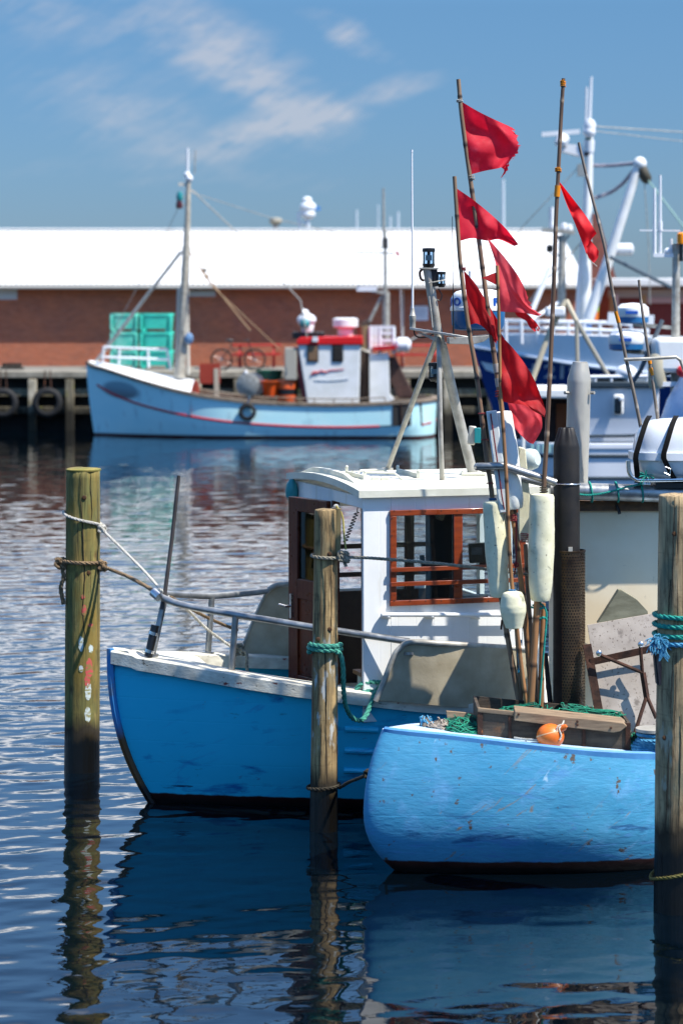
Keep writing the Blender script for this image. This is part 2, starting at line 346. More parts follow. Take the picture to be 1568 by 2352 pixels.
# ---------------------------------------------------------------- water
def water():
    n, m = 1500, 760
    Y = 10.5*(76.5/10.5)**(np.linspace(0, 1, n))
    xf = np.linspace(-.175, .175, m)
    ext = np.array([.19, .21, .24, .28, .34, .42, .55, .8, 1.2, 2.0, 3.5, 6.0])
    xh = np.concatenate([-ext[::-1], xf, ext])
    Yg, Xh = np.meshgrid(Y, xh, indexing='ij'); X = Xh*Yg
    sp = np.maximum(.35/m*Yg, np.log(76.5/10.5)/n*Yg)
    Z = np.zeros_like(X); dX = np.zeros_like(X); dY = np.zeros_like(X)
    prof = np.interp(Yg, [10, 14, 17, 20, 24, 30, 76], [.95, .9, .85, .95, 1.05, 1.0, .9])
    lee = 1-.45*np.exp(-((X-.9)/2.3)**2-((Yg-17.5)/2.6)**2)
    patch = .78+.22*np.sin(X*.7+1.3*np.sin(Yg*.21))*np.sin(Yg*.33+.8*np.sin(X*.5))
    amp = prof*lee*patch
    r = np.random.default_rng(3)
    K = 90; lam = np.exp(r.uniform(np.log(.11), np.log(1.8), K)); ang = r.normal(0, .42, K)+R(-82)
    for l, a in zip(lam, ang):
        k = 2*np.pi/l; sl = WAVE*np.sqrt(2/K)*np.exp(-(np.log(l/.36)/.85)**2)*1.5
        h = sl/k; wgt = np.clip((l/sp-2.2)/3.0, 0, 1); ph = r.uniform(0, 6.28)
        t = k*(X*np.cos(a)+Yg*np.sin(a))+ph
        Z += h*amp*wgt*np.sin(t); q = h*amp*wgt*np.cos(t)*.7
        dX -= q*np.cos(a); dY -= q*np.sin(a)
    edge = (np.abs(Xh) > .18)
    Z[edge] *= .3; dX[edge] = 0; dY[:, 0] = 0
    co_ = np.stack([X+dX, Yg+dY, Z], -1).reshape(-1, 3)
    M_ = len(xh); i = np.arange(n-1)[:, None]*M_+np.arange(M_-1)[None]
    f = np.stack([i, i+1, i+M_+1, i+M_], -1).reshape(-1, 4)
    far = len(co_)      # the harbour goes on to the sides and behind the camera
    me = bpy.data.meshes.new('water')
    q = np.array([[-600, -200, -.06], [600, -200, -.06], [600, 10.7, -.06], [-600, 10.7, -.06]])
    co_ = np.concatenate([co_, q]); f = np.concatenate([f, [[far, far+1, far+2, far+3]]])
    me.vertices.add(len(co_)); me.vertices.foreach_set('co', co_.ravel())
    me.loops.add(f.size); me.loops.foreach_set('vertex_index', f.ravel().astype(np.int32))
    me.polygons.add(len(f)); me.polygons.foreach_set('loop_start', np.arange(0, f.size, 4, dtype=np.int32))
    me.update(calc_edges=True); me.shade_smooth()
    m = bpy.data.materials.new('harbour water'); N = NT(m); b = N.n['Principled BSDF']
    b.inputs['Base Color'].default_value = WATERC; b.inputs['Roughness'].default_value = .025; b.inputs['IOR'].default_value = 1.34
    tc = N.new('ShaderNodeTexCoord').outputs['Object']
    h1 = N.noise(N.mapping(tc, (.55, 1, 1)), 5.5, 3, .5, .4)
    dist = N.new('ShaderNodeSeparateXYZ', {0: tc}).outputs[1]
    st = N.new('ShaderNodeMapRange', {0: dist, 1: 14, 2: 34, 3: .02, 4: .02}, clamp=True).outputs[0]
    bp = N.new('ShaderNodeBump', {'Height': h1, 'Strength': st, 'Distance': .12})
    N.l.new(bp.outputs[0], b.inputs['Normal'])
    o = bpy.data.objects.new('water', me); COL.objects.link(o); me.materials.append(m); tag(o, kind='structure')
water()

# ---------------------------------------------------------------- ground, quay, buildings
QZ, QY = 1.85, 75.5
m_conc = M('quay concrete', '#9d9584', .85, col2='#7c7566', ns=3, bump=.2, spots=('#4c4a3c', 5, .62, .1))
m_grnd = M('quay paving', '#7d786e', .9, col2='#6a665e', ns=1.5)
mb().grid([[(-2500, QY+.6, QZ), (2500, QY+.6, QZ)], [(-2500, 3500, QZ), (2500, 3500, QZ)]]).build('ground', m_grnd, kind='structure')
m_timb = M('wet quay timber', '#8a806a', .9, col2='#5a5240', ns=4, st=(4, 4, .7), bump=.3, spots=('#8c8a34', 3, .56, .1), zcol=[(.55, .45, '#1f1b10', .5)])
m_qdark = M('dark quay wall', '#2b2822', .95, col2='#1a1814', ns=3, zcol=[(.8, .5, '#0c0b08', .4)])
m_post = M('grey quay post', '#c2b7a0', .9, col2='#978c76', ns=4, spots=('#8c8a34', 3, .58, .1), zcol=[(.5, .5, '#2a2518', .5)])
qw = thing('quay_wall', 'dark timber faced quay wall with concrete coping across the far side of the water', 'quay wall', (0, QY, 0))
mb().box((0, QY+.75, QZ/2-.6), (140, .6, QZ+1.1)).build('back_wall', m_qdark, qw)
mb().box((0, QY+.3, QZ-.1), (140, .62, .22)).build('coping', m_conc, qw, bevel=.03)
for z in (1.18, .62): mb().box((0, QY+.27, z), (140, .22, .24)).build('waling', m_timb, qw, bevel=.02)
for i in range(26):
    x = -16.2+i*1.3+rng.uniform(-.08, .08)
    mb().box((x, QY+.05, .55), (.26, .22, 2.1)).build('fender_post', m_post if i % 2 else m_timb, qw, bevel=.02)

mbk = bpy.data.materials.new('red brick'); N = NT(mbk); b = N.n['Principled BSDF']
tc = N.new('ShaderNodeTexCoord').outputs['Object']; sp_ = N.new('ShaderNodeSeparateXYZ', {0: tc})
cv = N.new('ShaderNodeCombineXYZ', {0: N.math('ADD', sp_.outputs[0], sp_.outputs[1]), 1: sp_.outputs[2]}).outputs[0]
br = N.new('ShaderNodeTexBrick', {'Vector': cv, 'Color1': C('#b05a38'), 'Color2': C('#8e442a'), 'Mortar': C('#a58a78'), 'Scale': 1, 'Mortar Size': .008, 'Brick Width': .24, 'Row Height': .073, 'Bias': .1})
nn = N.noise(cv, 1.1, 6); nn2 = N.noise(N.mapping(cv, (3, 12, 1)), 1.6, 4)
c1 = N.mix(N.ramp(nn, .35, .7), br.outputs[0], C('#c06c45'), 'MIX'); c1 = N.mix(N.math('MULTIPLY', N.ramp(nn2, .45, .7), .5), c1, C('#7c3a26'))
c1 = N.mix(.55, br.outputs[0], c1)
N.l.new(c1, b.inputs['Base Color']); b.inputs['Roughness'].default_value = .9
m_roof = M('white corrugated roof sheet', '#dededc', .5, col2='#d4d4d1', ns=.8, st=(1, 1, 1), spots=('#aeb0ae', 1.2, .60, .1, (3, .2, .2)))
m_gut = M('grey gutter', '#b5b2aa', .5)
wh = thing('warehouse', 'long brick warehouse with white corrugated roof across the harbour', 'warehouse', (-6, 82, QZ))
WL, WR = -24.0, S(1325-CU, 82)
mb().box(((WL+WR)/2, 92, (QZ+4.5)/2), (WR-WL, 20, 4.5-QZ)).build('wall', mbk, wh)
xs = np.arange(WL-.3, WR+.3, .045)
EZ, RZ = 4.62, 6.78
def cor(x): return .022*math.sin(2*PI*x/.18)
mb().grid([[(x, y, z+cor(x)) for x in xs] for y, z in ((81.44, EZ), (92, RZ), (102.7, EZ))]).build('roof', m_roof, wh, ang=60)
mb().box(((WL+WR)/2, 92, RZ+.03), (WR-WL+.5, .5, .06)).build('ridge_cap', m_roof, wh)
mb().tube([(WL-.2, 81.48, EZ-.1), (WR+.2, 81.48, EZ-.1)], .065).build('gutter', m_gut, wh)
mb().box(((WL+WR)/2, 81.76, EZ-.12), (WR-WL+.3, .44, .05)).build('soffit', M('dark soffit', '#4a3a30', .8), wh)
mb().tube([P(416, 664, 81.6), P(416, 672, 81.85), P(416, 838, 81.85)], .055).build('downpipe', M('blue grey downpipe', '#7e8b93', .5), wh)
mb().tube([P(925, 664, 81.6), P(925, 672, 81.85), P(925, 835, 81.85)], .03).build('downpipe', m_gut, wh)
for (u0, u1, v0, v1) in ((-30, 40, 664, 688), (430, 495, 668, 681)):
    a, c = P(u0, v0, 81.97), P(u1, v1, 81.97)
    f = mb().box(((a.x+c.x)/2, 81.97, (a.z+c.z)/2), (c.x-a.x, .08, a.z-c.z)).build('window', M('pale window band', '#b9bcbc', .4), wh)
a, c = P(944, 703, 81.95), P(983, 736, 81.95)
sg = thing('wall_sign', 'small pale plaque with faint lines on the brick wall', 'sign', (a.x, 81.97, c.z))
mb().box(((a.x+c.x)/2, 81.97, (a.z+c.z)/2), (c.x-a.x, .04, a.z-c.z)).build('board', M('sign white', '#d3d6da', .5), sg)
for v in (712, 718, 725): mb().box(P(963.5, v, 81.94), (.36, .012, .022)).build('lettering', M('sign grey', '#9aa3ae', .6), sg)
# red warehouse and the small brick tower to its side
rw = thing('red_warehouse', 'dark red clad warehouse with a white roof edge, beyond the white railings', 'warehouse', (12, 86, QZ))
xl, xr = S(1398-CU, 86), S(1400, 86)
m_redw = M('dark red cladding', '#7a2116', .7, col2='#641a12', ns=3, st=(6, 6, .5), groove=((1, 0, 0), .2, .6))
mb().box(((xl+xr)/2, 92, (QZ+4.55)/2), (xr-xl, 12, 4.55-QZ)).build('wall', m_redw, rw)
mb().box(((xl+xr)/2, 91.9, 4.72), (xr-xl+.8, 13.2, .3)).build('roof', m_roof, rw, bevel=.05)
mb().box(((xl+xr)/2, 85.95, 4.33), (xr-xl+.1, .1, .3)).build('fascia', M('grey fascia', '#9d8b80', .7), rw)
mb().box(((S(1480-CU, 86)+xr)/2, 85.93, P(0, 690, 86).z), (xr-S(1480-CU, 86), .12, .2)).build('sliding_rail', M('pale red rail', '#b58a80', .6), rw)
for u in (1478, 1404): mb().box((S(u-CU, 85.9), 85.9, (QZ+4.3)/2), (.16, .1, 4.3-QZ)).build('post', M('ochre post', '#a57a4c', .7), rw)
mb().box((S(1415-CU, 85.9), 85.85, (QZ+4.3)/2), (.12, .1, 4.3-QZ)).build('post', M('pale post', '#c6a9a4', .7), rw)
bt = thing('brick_tower', 'narrow brick tower with steep brown hipped roof beside the white roofed warehouse', 'tower', (S(1372-CU, 97), 97, QZ))
x0, x1 = S(1335-CU, 97), S(1404-CU, 97); zt = P(0, 640, 97).z; pk = P(1366, 490, 98)
mb().box(((x0+x1)/2, 98, (QZ+zt)/2), (x1-x0, 2, zt-QZ)).build('wall', mbk, bt)
r = mb(); e0 = [(x0-.15, 96.8, zt), (x1+.15, 96.8, zt), (x1+.15, 99.2, zt), (x0-.15, 99.2, zt)]
r.add(e0+[pk+Vector((-.1, 0, 0)), pk+Vector((.1, 0, 0))], [(0, 1, 5, 4), (1, 2, 5), (2, 3, 4, 5), (3, 0, 4), (0, 3, 2, 1)]); r.build('roof', M('brown roof tile', '#5a2a1e', .85, col2='#472018', ns=4), bt, smooth=False)
# thin masts and chimneys that stick up behind the long roof
m_ant = M('pale mast paint', '#c9d3da', .5)
for (u, v, wd, lb) in ((819, 482, .06, 'pale thin mast between a domed mast and a taller pole above the roof'), (868, 470, .04, 'faint thin pole just beside the tall aerial above the roof'), (896, 497, .06, 'short pale pole beyond the tall aerial above the roof'), (914, 486, .07, 'pale pole nearest the tall white whip aerial above the roof'), (1155, 412, .09, 'pale distant pole behind the tattered red flags')):
    t = P(u, v, 125)
    tag(mb().tube([(t.x, 125, QZ), tuple(t)], [wd*1.3, wd*.7], 8).build('distant_mast', m_ant, loc=(t.x, 125, QZ)), lb, 'mast', 'thin masts behind the warehouse roof')
t = P(633, 500, 118)
ch = thing('chimney_stack', 'small beige chimney with a wider cap behind the roof ridge', 'chimney', (t.x, 118, QZ))
mb().tube([(t.x, 118, QZ), (t.x, 118, t.z-.2)], .14, 10).build('shaft', M('beige chimney', '#9e9a92', .8), ch)
mb().lathe([(.2, 0), (.32, .15), (.3, .3), (.1, .34)], (t.x, 118, t.z-.34)).build('cap', M('beige chimney cap', '#a9a290', .8), ch)
t = P(706, 446, 118)
sm_ = thing('domed_mast', 'white mast with stacked radar domes standing behind the warehouse roof', 'mast', (t.x, 118, QZ))
mb().tube([(t.x, 118, QZ), (t.x, 118, t.z-.2)], .13, 10).build('pole', m_ant, sm_)
for dv, rr in ((460, .24), (476, .4), (492, .36)): mb().ball(P(705 if dv < 470 else 707, dv, 118), rr, (1, 1, .75)).build('radar_dome', M('radome pale', '#dfe3e6', .4), sm_)
mb().beam(P(684, 490, 118), P(690, 530, 118), .14, .14).beam(P(684, 490, 118), P(700, 478, 118), .1, .1).beam(P(686, 510, 118), P(706, 510, 118), .08, .08).build('bracket', m_ant, sm_)
mb().beam(P(720, 479, 118), P(736, 479, 118), .1, .2).build('arm', M('blue arm', '#4d84bd', .5), sm_)
# ---------------------------------------------------------------- hulls
def hull_rows(root, L, zs, t0, t1, Bk, qb, pb, qs, ps, nq=60, nk=14, zb=-.4, round_bow=False):
    """points of both sides of a hull in the frame of root: x aft from the stem, -y towards the camera"""
    Mw = INV[root].inverted()
    qq = [.5-.5*math.cos(PI*i/nq) for i in range(nq+1)]
    def pt(q, k, side):
        z = zb+(zs(q)-zb)*k
        t = t0(z)+q*(L-t1(z)-t0(z))
        x = min(q/(qb(k) if callable(qb) else qb), 1)
        if callable(round_bow): f = round_bow(t-t0(z))
        else: f = (1-(1-x)**pb(k)) if not round_bow else math.sqrt(max(0, 1-(1-x)**pb(k)))
        y = min((1-q)/qs, 1); f *= math.sqrt(max(0, 1-(1-y)**ps))
        return Mw@Vector((t, -side*Bk(k)*f, z))
    ks = [i/nk for i in range(nk+1)]
    return pt, [[pt(q, k, 1) for q in qq] for k in ks], [[pt(q, k, -1) for q in qq] for k in ks], qq
def hull_mesh(name, mat, root, port, star, **kw):
    m = mb(); rows = [a+b[::-1][1:-1] for a, b in zip(port, star)]
    m.grid(rows, True)
    return m.build(name, mat, root, ang=55, **kw)
def sweep_trim(m, pts, out, inn, up, dn):
    """a flat rail that follows a sheer line: pts world points, out/inn widths, up/dn heights"""
    n = len(pts); rows = []
    for i, p in enumerate(pts):
        t = (pts[min(i+1, n-1)]-pts[max(i-1, 0)]); t.z = 0; t.normalize(); o = Vector((t.y, -t.x, 0))
        rows.append([p+o*out+Vector((0, 0, up-.012)), p+o*(out-.015)+Vector((0, 0, up)), p-o*(inn-.015)+Vector((0, 0, up)), p-o*inn+Vector((0, 0, up-.012)), p-o*inn-Vector((0, 0, dn)), p+o*out-Vector((0, 0, dn))])
    m.grid(rows, True); m.add(rows[0], [(5, 4, 3, 2, 1, 0)]); m.add(rows[-1], [tuple(range(6))]); return m
def tree_of(o):
    bpy.context.view_layer.update()
    me = o.data; return bvhtree.BVHTree.FromPolygons([INV[o].inverted()@v.co for v in me.vertices], [tuple(p.vertices) for p in me.polygons])
def project_to(tree, pts, lift=.006):
    out = []
    for p in pts:
        d = Vector((p.x, p.y, p.z-H)).normalized(); d = Vector((0, 1, 0))
        h = tree.ray_cast(Vector((p.x, p.y-6, p.z)), d)
        out.append(h[0]+Vector((0, -lift, 0)) if h[0] else p)
    return out

# ================================================================ boat 1: blue boat with the white cabin
TH1 = R(17); O1 = Vector((-1.793, 19.0, 0))
b1 = thing('fishing_boat', 'deep blue wooden fishing boat with white cabin and open brown door', 'fishing boat', O1, TH1, 'small blue boats moored at the posts')
W1 = INV[b1].inverted()
def L1(x, y, z): return W1@Vector((x, y, z))                 # boat frame to world
def on_side(u, v, y=-.98):                                   # point of the cabin side plane seen at (u, v)
    k = (u-CU)/F; c, s = math.cos(TH1), math.sin(TH1)
    x = (k*(O1.y+y*c)-(O1.x-y*s))/(c-k*s); q = L1(x, y, 0); return Vector((q.x, q.y, H-(v-VH)/F*q.y))
def on_front(u, v, x):
    k = (u-CU)/F; c, s = math.cos(TH1), math.sin(TH1)
    y = (k*(O1.y+x*s)-(O1.x+x*c))/(-s-k*c); q = L1(x, y, 0); return Vector((q.x, q.y, H-(v-VH)/F*q.y))
def lx(p): return (INV[b1]@p)
zs1 = lambda q: sm(q, [(0, 1.19), (.04, 1.145), (.12, 1.045), (.25, .925), (.35, .838), (.5, .77), (.75, .80), (1, .95)]) if q > .02 else 1.19-1.05*q
p1, pp, ss, qq = hull_rows(b1, 7.2, zs1, lambda z: .33*max(0, 1-z/1.19)**2.3, lambda z: 0, lambda k: ip(k, [(0, .7), (.25, 1.0), (.5, 1.16), (1, 1.27)]), .5, lambda k: 1.7+.6*k, .3, 2, nq=90)
hull1 = hull_mesh('hull', m_blue1, b1, pp, ss)
sh_p = [p1(q, 1, 1) for q in qq]; sh_s = [p1(q, 1, -1) for q in qq]
sweep_trim(mb(), sh_p[1:], .045, .16, .03, .075).build('gunwale', m_gun, b1)
sweep_trim(mb(), sh_s[1:][::-1], .045, .16, .03, .075).build('gunwale', m_gun, b1)
# foredeck cap and the stem post
m = mb(); rows = []
for q in [i*.012 for i in range(0, 9)]:
    a, b = p1(q, 1, 1), p1(q, 1, -1); up = Vector((0, 0, .028)); rows.append([a+up, (a+b)/2+Vector((0, 0, .05)), b+up])
m.grid(rows).build('bow_cap', m_cream, b1)
st_ = [L1(.33*max(0, 1-z/1.19)**2.3-.02, 0, z) for z in np.linspace(1.23, -.25, 16)]
m_stem = M('worn blue stem', (.03, .2, .45, 1), .5, col2='#6f675a', ns=9, lo=.48, hi=.7, zcol=[(.5, .2, '#5a3c1c', .4), (.1, .05, '#1c100b', .1)])
mb().tube(st_, .03, 8).build('stem', m_stem, b1)
m = mb(); rows = []
for q in np.linspace(.03, .95, 40):
    k_ = (.72+.4)/(zs1(float(q))+.4); a, b = p1(float(q), k_, 1), p1(float(q), k_, -1); rows.append([a.lerp(b, f) for f in (.03, .3, .5, .7, .97)])
m.grid(rows).build('deck', m_cream, b1)
for v0, u0, u1 in ((1671, 792, 868), (1723, 792, 862), (1771, 790, 852)):
    tr = tree_of(hull1); pts = []
    for u in np.linspace(u0, u1, 8): pts.append(P(u, v0+(u-u0)*.03, 18.7))
    pts = project_to(tr, pts, .004)
    mb().tube(pts, .022, 8).build('rubbing_strake', m_blue1, b1)
# --- rails
rail_n = [P(358, 1363, 19.06), P(385, 1378, 18.98), P(430, 1392, 18.9), P(540, 1412, 18.8), P(640, 1428, 18.68), P(720, 1441, 18.6), P(840, 1459, 18.54), P(940, 1474, 18.5)]
rail_f = [P(358, 1363, 19.06), P(380, 1364, 19.2), P(430, 1367, 19.5), P(485, 1369, 19.75), P(560, 1363, 20.05), P(612, 1357, 20.25)]
mb().tube(catmull(rail_n, 6), .027).build('rail', m_alu, b1)
mb().tube(catmull(rail_f, 6), .027).build('rail', m_alu, b1)
for a, b in ((P(541, 1413, 18.8), P(531, 1553, 18.8)), (P(487, 1370, 19.75), P(478, 1500, 19.77)), (P(378, 1378, 19.05), P(350, 1505, 18.98)), (P(940, 1474, 18.5), P(938, 1500, 18.5))):
    mb().tube([a, b], .026).lathe([(.05, -.01), (.05, .012)], b, n=12).build('rail_post', m_alu, b1)
mb().tube([P(372, 1400, 19.02), P(379, 1362, 19.05), P(395, 1240, 19.08), P(411, 1092, 19.1)], [.017, .0165, .016, .015], 8).build('bow_staff', M('dark bow staff', '#4b4440', .5, col2='#2f2a27', ns=6), b1)
sk = mb().tube([P(357, 1436, 18.93), P(341, 1508, 18.9)], .033, 12).build('rod_holder', m_black, b1)
for f in (.25, .82): 
    q = P(357, 1436, 18.93).lerp(P(341, 1508, 18.9), f); mb().tube([q+Vector((.004, 0, .012)), q-Vector((.004, 0, .012))], .04, 12).build('hose_clamp', m_steel, sk)
mb().tube([P(352, 1360, 19.0), P(366, 1372, 18.95)], .036, 10).build('bow_fitting', m_steel, b1)
# --- grey bulwark sheets with tube edges
Yp = 18.47
up_ = [(868, 1604), (880, 1572), (903, 1513), (918, 1494), (940, 1481), (975, 1480), (1010, 1481), (1060, 1484), (1110, 1487), (1170, 1490), (1225, 1493)]
yb_ = lambda u: Yp+max(0, (u-980)/245)**1.5*.35
lo_ = [(u, 1608+(u-866)*.09) for u, v in up_]
cols_ = [[P(u, v, yb_(u)), P(a, b, yb_(a))] for (u, v), (a, b) in zip(up_, lo_)]
front_ = [[c[0].lerp(c[1], f) for c in cols_] for f in (0, .33, .67, 1)]; back_ = [[p+Vector((0, .012, 0)) for p in r] for r in front_]
m = mb().grid(front_).grid(back_).grid([front_[0], back_[0]]).grid([front_[-1], back_[-1]]); m.build('bulwark_sheet', m_grey, b1, ang=50)
mb().tube(catmull([P(862, 1610, Yp), P(880, 1568, Yp), P(903, 1510, Yp), P(917, 1490, Yp), P(942, 1475, Yp), P(1010, 1478, Yp), P(1110, 1484, Yp+.16), P(1225, 1491, Yp+.35)], 6), .022).build('bulwark_rail', m_galv, b1)
Yf = 20.3
far = [P(550, 1503, Yf), P(585, 1420, Yf), P(612, 1366, Yf), P(632, 1349, Yf), P(700, 1347, Yf), P(700, 1510, Yf)]
mb().prism(far, (0, .012, 0)).build('bulwark_sheet', m_grey, b1, smooth=False)
mb().tube(catmull([P(612, 1357, 20.25), P(628, 1347, 20.28), P(648, 1342, Yf), P(700, 1342, Yf)], 6), .022).build('bulwark_rail', m_galv, b1)
mb().tube([P(612, 1360, Yf), P(583, 1420, Yf), P(552, 1500, Yf)], .012).build('bulwark_edge', m_galv, b1)
# --- cabin
XA, XB, YW = 1.75, 3.22, .98
zr, zf = 2.45, .72
mcab = mb(); T_ = .045
def wbox(x0, x1, y0, y1, z0, z1, target):
    vs = [L1(x, y, z) for x in (x0, x1) for y in (y0, y1) for z in (z0, z1)]
    target.add(vs, [(0, 1, 3, 2), (4, 6, 7, 5), (0, 4, 5, 1), (2, 3, 7, 6), (0, 2, 6, 4), (1, 5, 7, 3)])
wa, wb = lx(on_side(897, 1280)).x, lx(on_side(1198, 1280)).x
za, zc = on_side(1040, 1383).z, on_side(1040, 1170).z
for x0, x1, z0, z1 in ((XA, wa, zf, zr), (wb, XB, zf, zr), (wa, wb, zf, za), (wa, wb, zc, zr)): wbox(x0, x1, -YW, -YW+T_, z0, z1, mcab)
fa, fb = 1.88, 3.08
for x0, x1, z0, z1 in ((XA, fa, zf, zr), (fb, XB, zf, zr), (fa, fb, zf, 1.52), (fa, fb, 2.22, zr)): wbox(x0, x1, YW-T_, YW, z0, z1, mcab)
dy0 = lx(on_front(831, 1300, XA)).y; dy1 = lx(on_front(762, 1300, XA)).y
zt = on_front(800, 1160, XA).z
wbox(XA, XA+T_, -YW+T_, dy0, zf, zr, mcab); wbox(XA, XA+T_, dy1, YW-T_, zf, zr, mcab); wbox(XA, XA+T_, dy0, dy1, zt, zr, mcab)
wbox(XB-T_, XB, -YW+T_, YW-T_, zf, 1.5, mcab); wbox(XB-T_, XB, -YW+T_, YW-T_, 2.25, zr, mcab)
for y in (-.3, .35): wbox(XB-T_, XB, y-.04, y+.04, 1.5, 2.25, mcab)
cabin = mcab.build('cabin_wall', m_wall, b1, bevel=.006)
m = mb(); wbox(XA+.06, XB-.06, YW-.075, YW-.05, zf, 1.50, m); wbox(XB-.075, XB-.05, -YW+.06, YW-.08, zf, 1.48, m)
wbox(2.72, 2.8, YW-.08, YW-.05, 1.5, 2.22, m); wbox(fa, fb, YW-.08, YW-.05, 1.62, 1.66, m); wbox(fa, fb, YW-.08, YW-.05, 1.86, 1.90, m)
m.build('cabin_lining', m_dark, cabin)
m = mb(); wbox(XA-.004, XA+.05, dy1-.05, dy1, zf, zt, m); wbox(XA-.004, XA+.05, dy0, dy0+.012, zf, zt, m); m.build('door_jamb', m_brown, cabin)
# roof with crown
m = mb(); ov = .05; rows = []
for x in (XA-ov, XA-ov+.02, 2.4, 2.8, XB+.12):
    r_ = []
    for i in range(17):
        y = -(YW+ov)+2*(YW+ov)*i/16; r_.append(L1(x, y, zr+.055+.055*(1-(y/(YW+ov))**2)))
    rows.append(r_)
low = [[p-Vector((0, 0, .055)) for p in r_] for r_ in rows]
m.grid(rows); m.grid(low)
m.grid([[r_[0] for r_ in rows], [r_[0] for r_ in low]]); m.grid([[r_[-1] for r_ in rows], [r_[-1] for r_ in low]]); m.grid([rows[0], low[0]]); m.grid([rows[-1], low[-1]])
roof1 = m.build('roof', m_cream, b1, bevel=.012)
zroof = lambda y: zr+.055+.055*(1-(y/(YW+ov))**2)
m = mb(); n_ = 14; rows = []
for i in range(n_+1):
    y = -.72+1.55*i/n_; z = zroof(y)-.004; hh = .045*min(1, 4*min(i+.4, n_-i+.4)/n_)
    rows.append([L1(XA+.02, y, z), L1(XA+.02, y, z+hh), L1(XA+.06, y, z+hh), L1(XA+.06, y, z)])
m.grid(rows, True); m.add(rows[0], [(0, 1, 2, 3)]); m.add(rows[-1], [(3, 2, 1, 0)]); m.build('roof_batten', m_cream, roof1, bevel=.006)
# roof rack chocks and wire loops
def onroof(u, v, it=4):
    Y = 19.2
    for _ in range(it): 
        p = P(u, v, Y); z = zroof(max(-1, min(1, lx(p).y))); Y = (H-z)*F/(v-VH)
    return P(u, v, Y)
for (u0, v0, u1, v1, hp) in ((796, 1092, 838, 1103, 20), (913, 1087, 960, 1098, 16)):
    a, b = onroof(u0, v0), onroof(u1, v1)
    m = mb().beam(a+Vector((0, 0, .02)), b+Vector((0, 0, .02)), .02, .035)
    for q in (a, b): m.beam(q, q+Vector((0, 0, S(hp, 19))), .025, .018, (0, 1, 0)).ball(q+Vector((0, 0, S(hp, 19))), .013)
    q = a.lerp(b, .3); m.beam(q, q+Vector((0, 0, S(hp-6, 19))), .025, .018, (0, 1, 0))
    m.build('roof_chock', m_cream, roof1)
for pts in (((826, 1100), (835, 1087), (905, 1089), (930, 1106)), ((815, 1096), (828, 1083), (880, 1081), (893, 1088))):
    q = [onroof(*pts[0])]+[onroof(u, v+12)+Vector((0, 0, .05)) for u, v in pts[1:3]]+[onroof(*pts[3])]
    mb().tube(q, .009, 8).build('roof_handle', m_cream, roof1)
for (u, v) in ((862, 1106), (884, 1107)): mb().box(onroof(u, v)+Vector((0, 0, .02)), (.07, .06, .045)).build('roof_pad', m_cream, roof1, bevel=.008)
# side window frame, mullion, bars and panes
m = mb()
def sframe(u0, v0, u1, v1, dep=.03):
    a, c = lx(on_side(u0, v0)), lx(on_side(u1, v1)); z0 = min(on_side(u0, v0).z, on_side(u0, v1).z); z1 = max(on_side(u0, v0).z, on_side(u0, v1).z)
    wbox(a.x, c.x, -YW-dep, -YW-.003, z0, z1, m)
zt0, zt1 = on_side(1040, 1181).z, on_side(1040, 1168).z; zb0, zb1 = on_side(1040, 1386).z, on_side(1040, 1374).z
X = lambda u: lx(on_side(u, 1280)).x
for x0, x1, z0, z1, dp in ((X(893), X(1204), zt0, zt1, .03), (X(893), X(1204), zb0, zb1, .03), (X(894), X(908), zb1, zt0, .028), (X(1190), X(1204), zb1, zt0, .028), (X(1040), X(1060), zb1, zt0, .02)):
    wbox(x0, x1, -YW-dp, -YW-.003, z0, z1, m)
wf = m.build('window_frame', m_frame, b1, bevel=.004)
m = mb()
for v in (1303, 1336):
    z = on_side(1040, v).z; wbox(X(893), X(1204), -YW-.05, -YW-.031, z-.017, z+.017, m)
m.build('guard_bar', m_frame, wf, bevel=.003)
m = mb(); wbox(X(908)+.002, X(1040)-.002, -YW+.010, -YW+.015, zb1, zt0, m); m.build('pane', m_glass, wf)
m = mb(); wbox(X(1060)+.002, X(1190)-.002, -YW+.010, -YW+.015, zb1, zt0, m); m.build('pane', m_glass, wf)
m = mb(); 
for u in list(range(905, 1200, 36)):
    for v in (1173, 1380): 
        q = on_side(u, v, -YW-.031); m.ball(q, .005, n=6, k=4)
for v in (1190, 1230, 1290, 1340): m.ball(on_side(900, v, -YW-.031), .005, n=6, k=4)
m.build('screw', m_dark, wf)
# the dark window post and things inside
m = mb(); wbox(2.42, 2.68, -.60, -.5, .75, 2.4, m); wbox(1.9, 3.1, -YW+.06, -.45, 1.40, 1.44, m); m.build('console', M('black console', '#1c1d22', .5), b1)
m = mb(); a = on_side(1076, 1248, -.7); c = on_side(1134, 1290, -.7)
q = (a+c)/2; mb().box(q, (abs(c.x-a.x), .08, a.z-c.z), Matrix.Rotation(R(-4), 3, 'Y')).build('display_unit', m_black, b1, bevel=.008)
q2 = on_side(1096, 1264, -.76); mb().box(q2+Vector((-.01, -.06, 0)), (.085, .02, .055)).build('screen', M('grey screen', '#59626c', .25), b1)
mb().box(on_side(1110, 1296, -.7), (.07, .07, .06)).build('display_bracket', m_dark, b1)
m = mb(); wbox(X(1060), X(1190), -YW+.06, -.5, 1.44, 1.52, m); m.build('shelf_box', M('pale wood tray', '#b48a5c', .6, col2='#8c6a44', ns=5), b1)
mb().lathe([(.02, 0), (.055, 0), (.055, .11), (.02, .11)], on_side(1130, 1362, -.86), (1, .3, 0), 18).build('paper_roll', M('white paper', '#e3e3e0', .8), b1)
mb().box(on_side(1090, 1368, -.88), (.2, .12, .012)).build('papers', M('paper sheets', '#d5d9dc', .7), b1)
mb().tube([P(968, 1275, 19.2), P(972, 1300, 19.2), P(990, 1325, 19.2)], .02, 8).build('throttle_lever', m_black, b1)
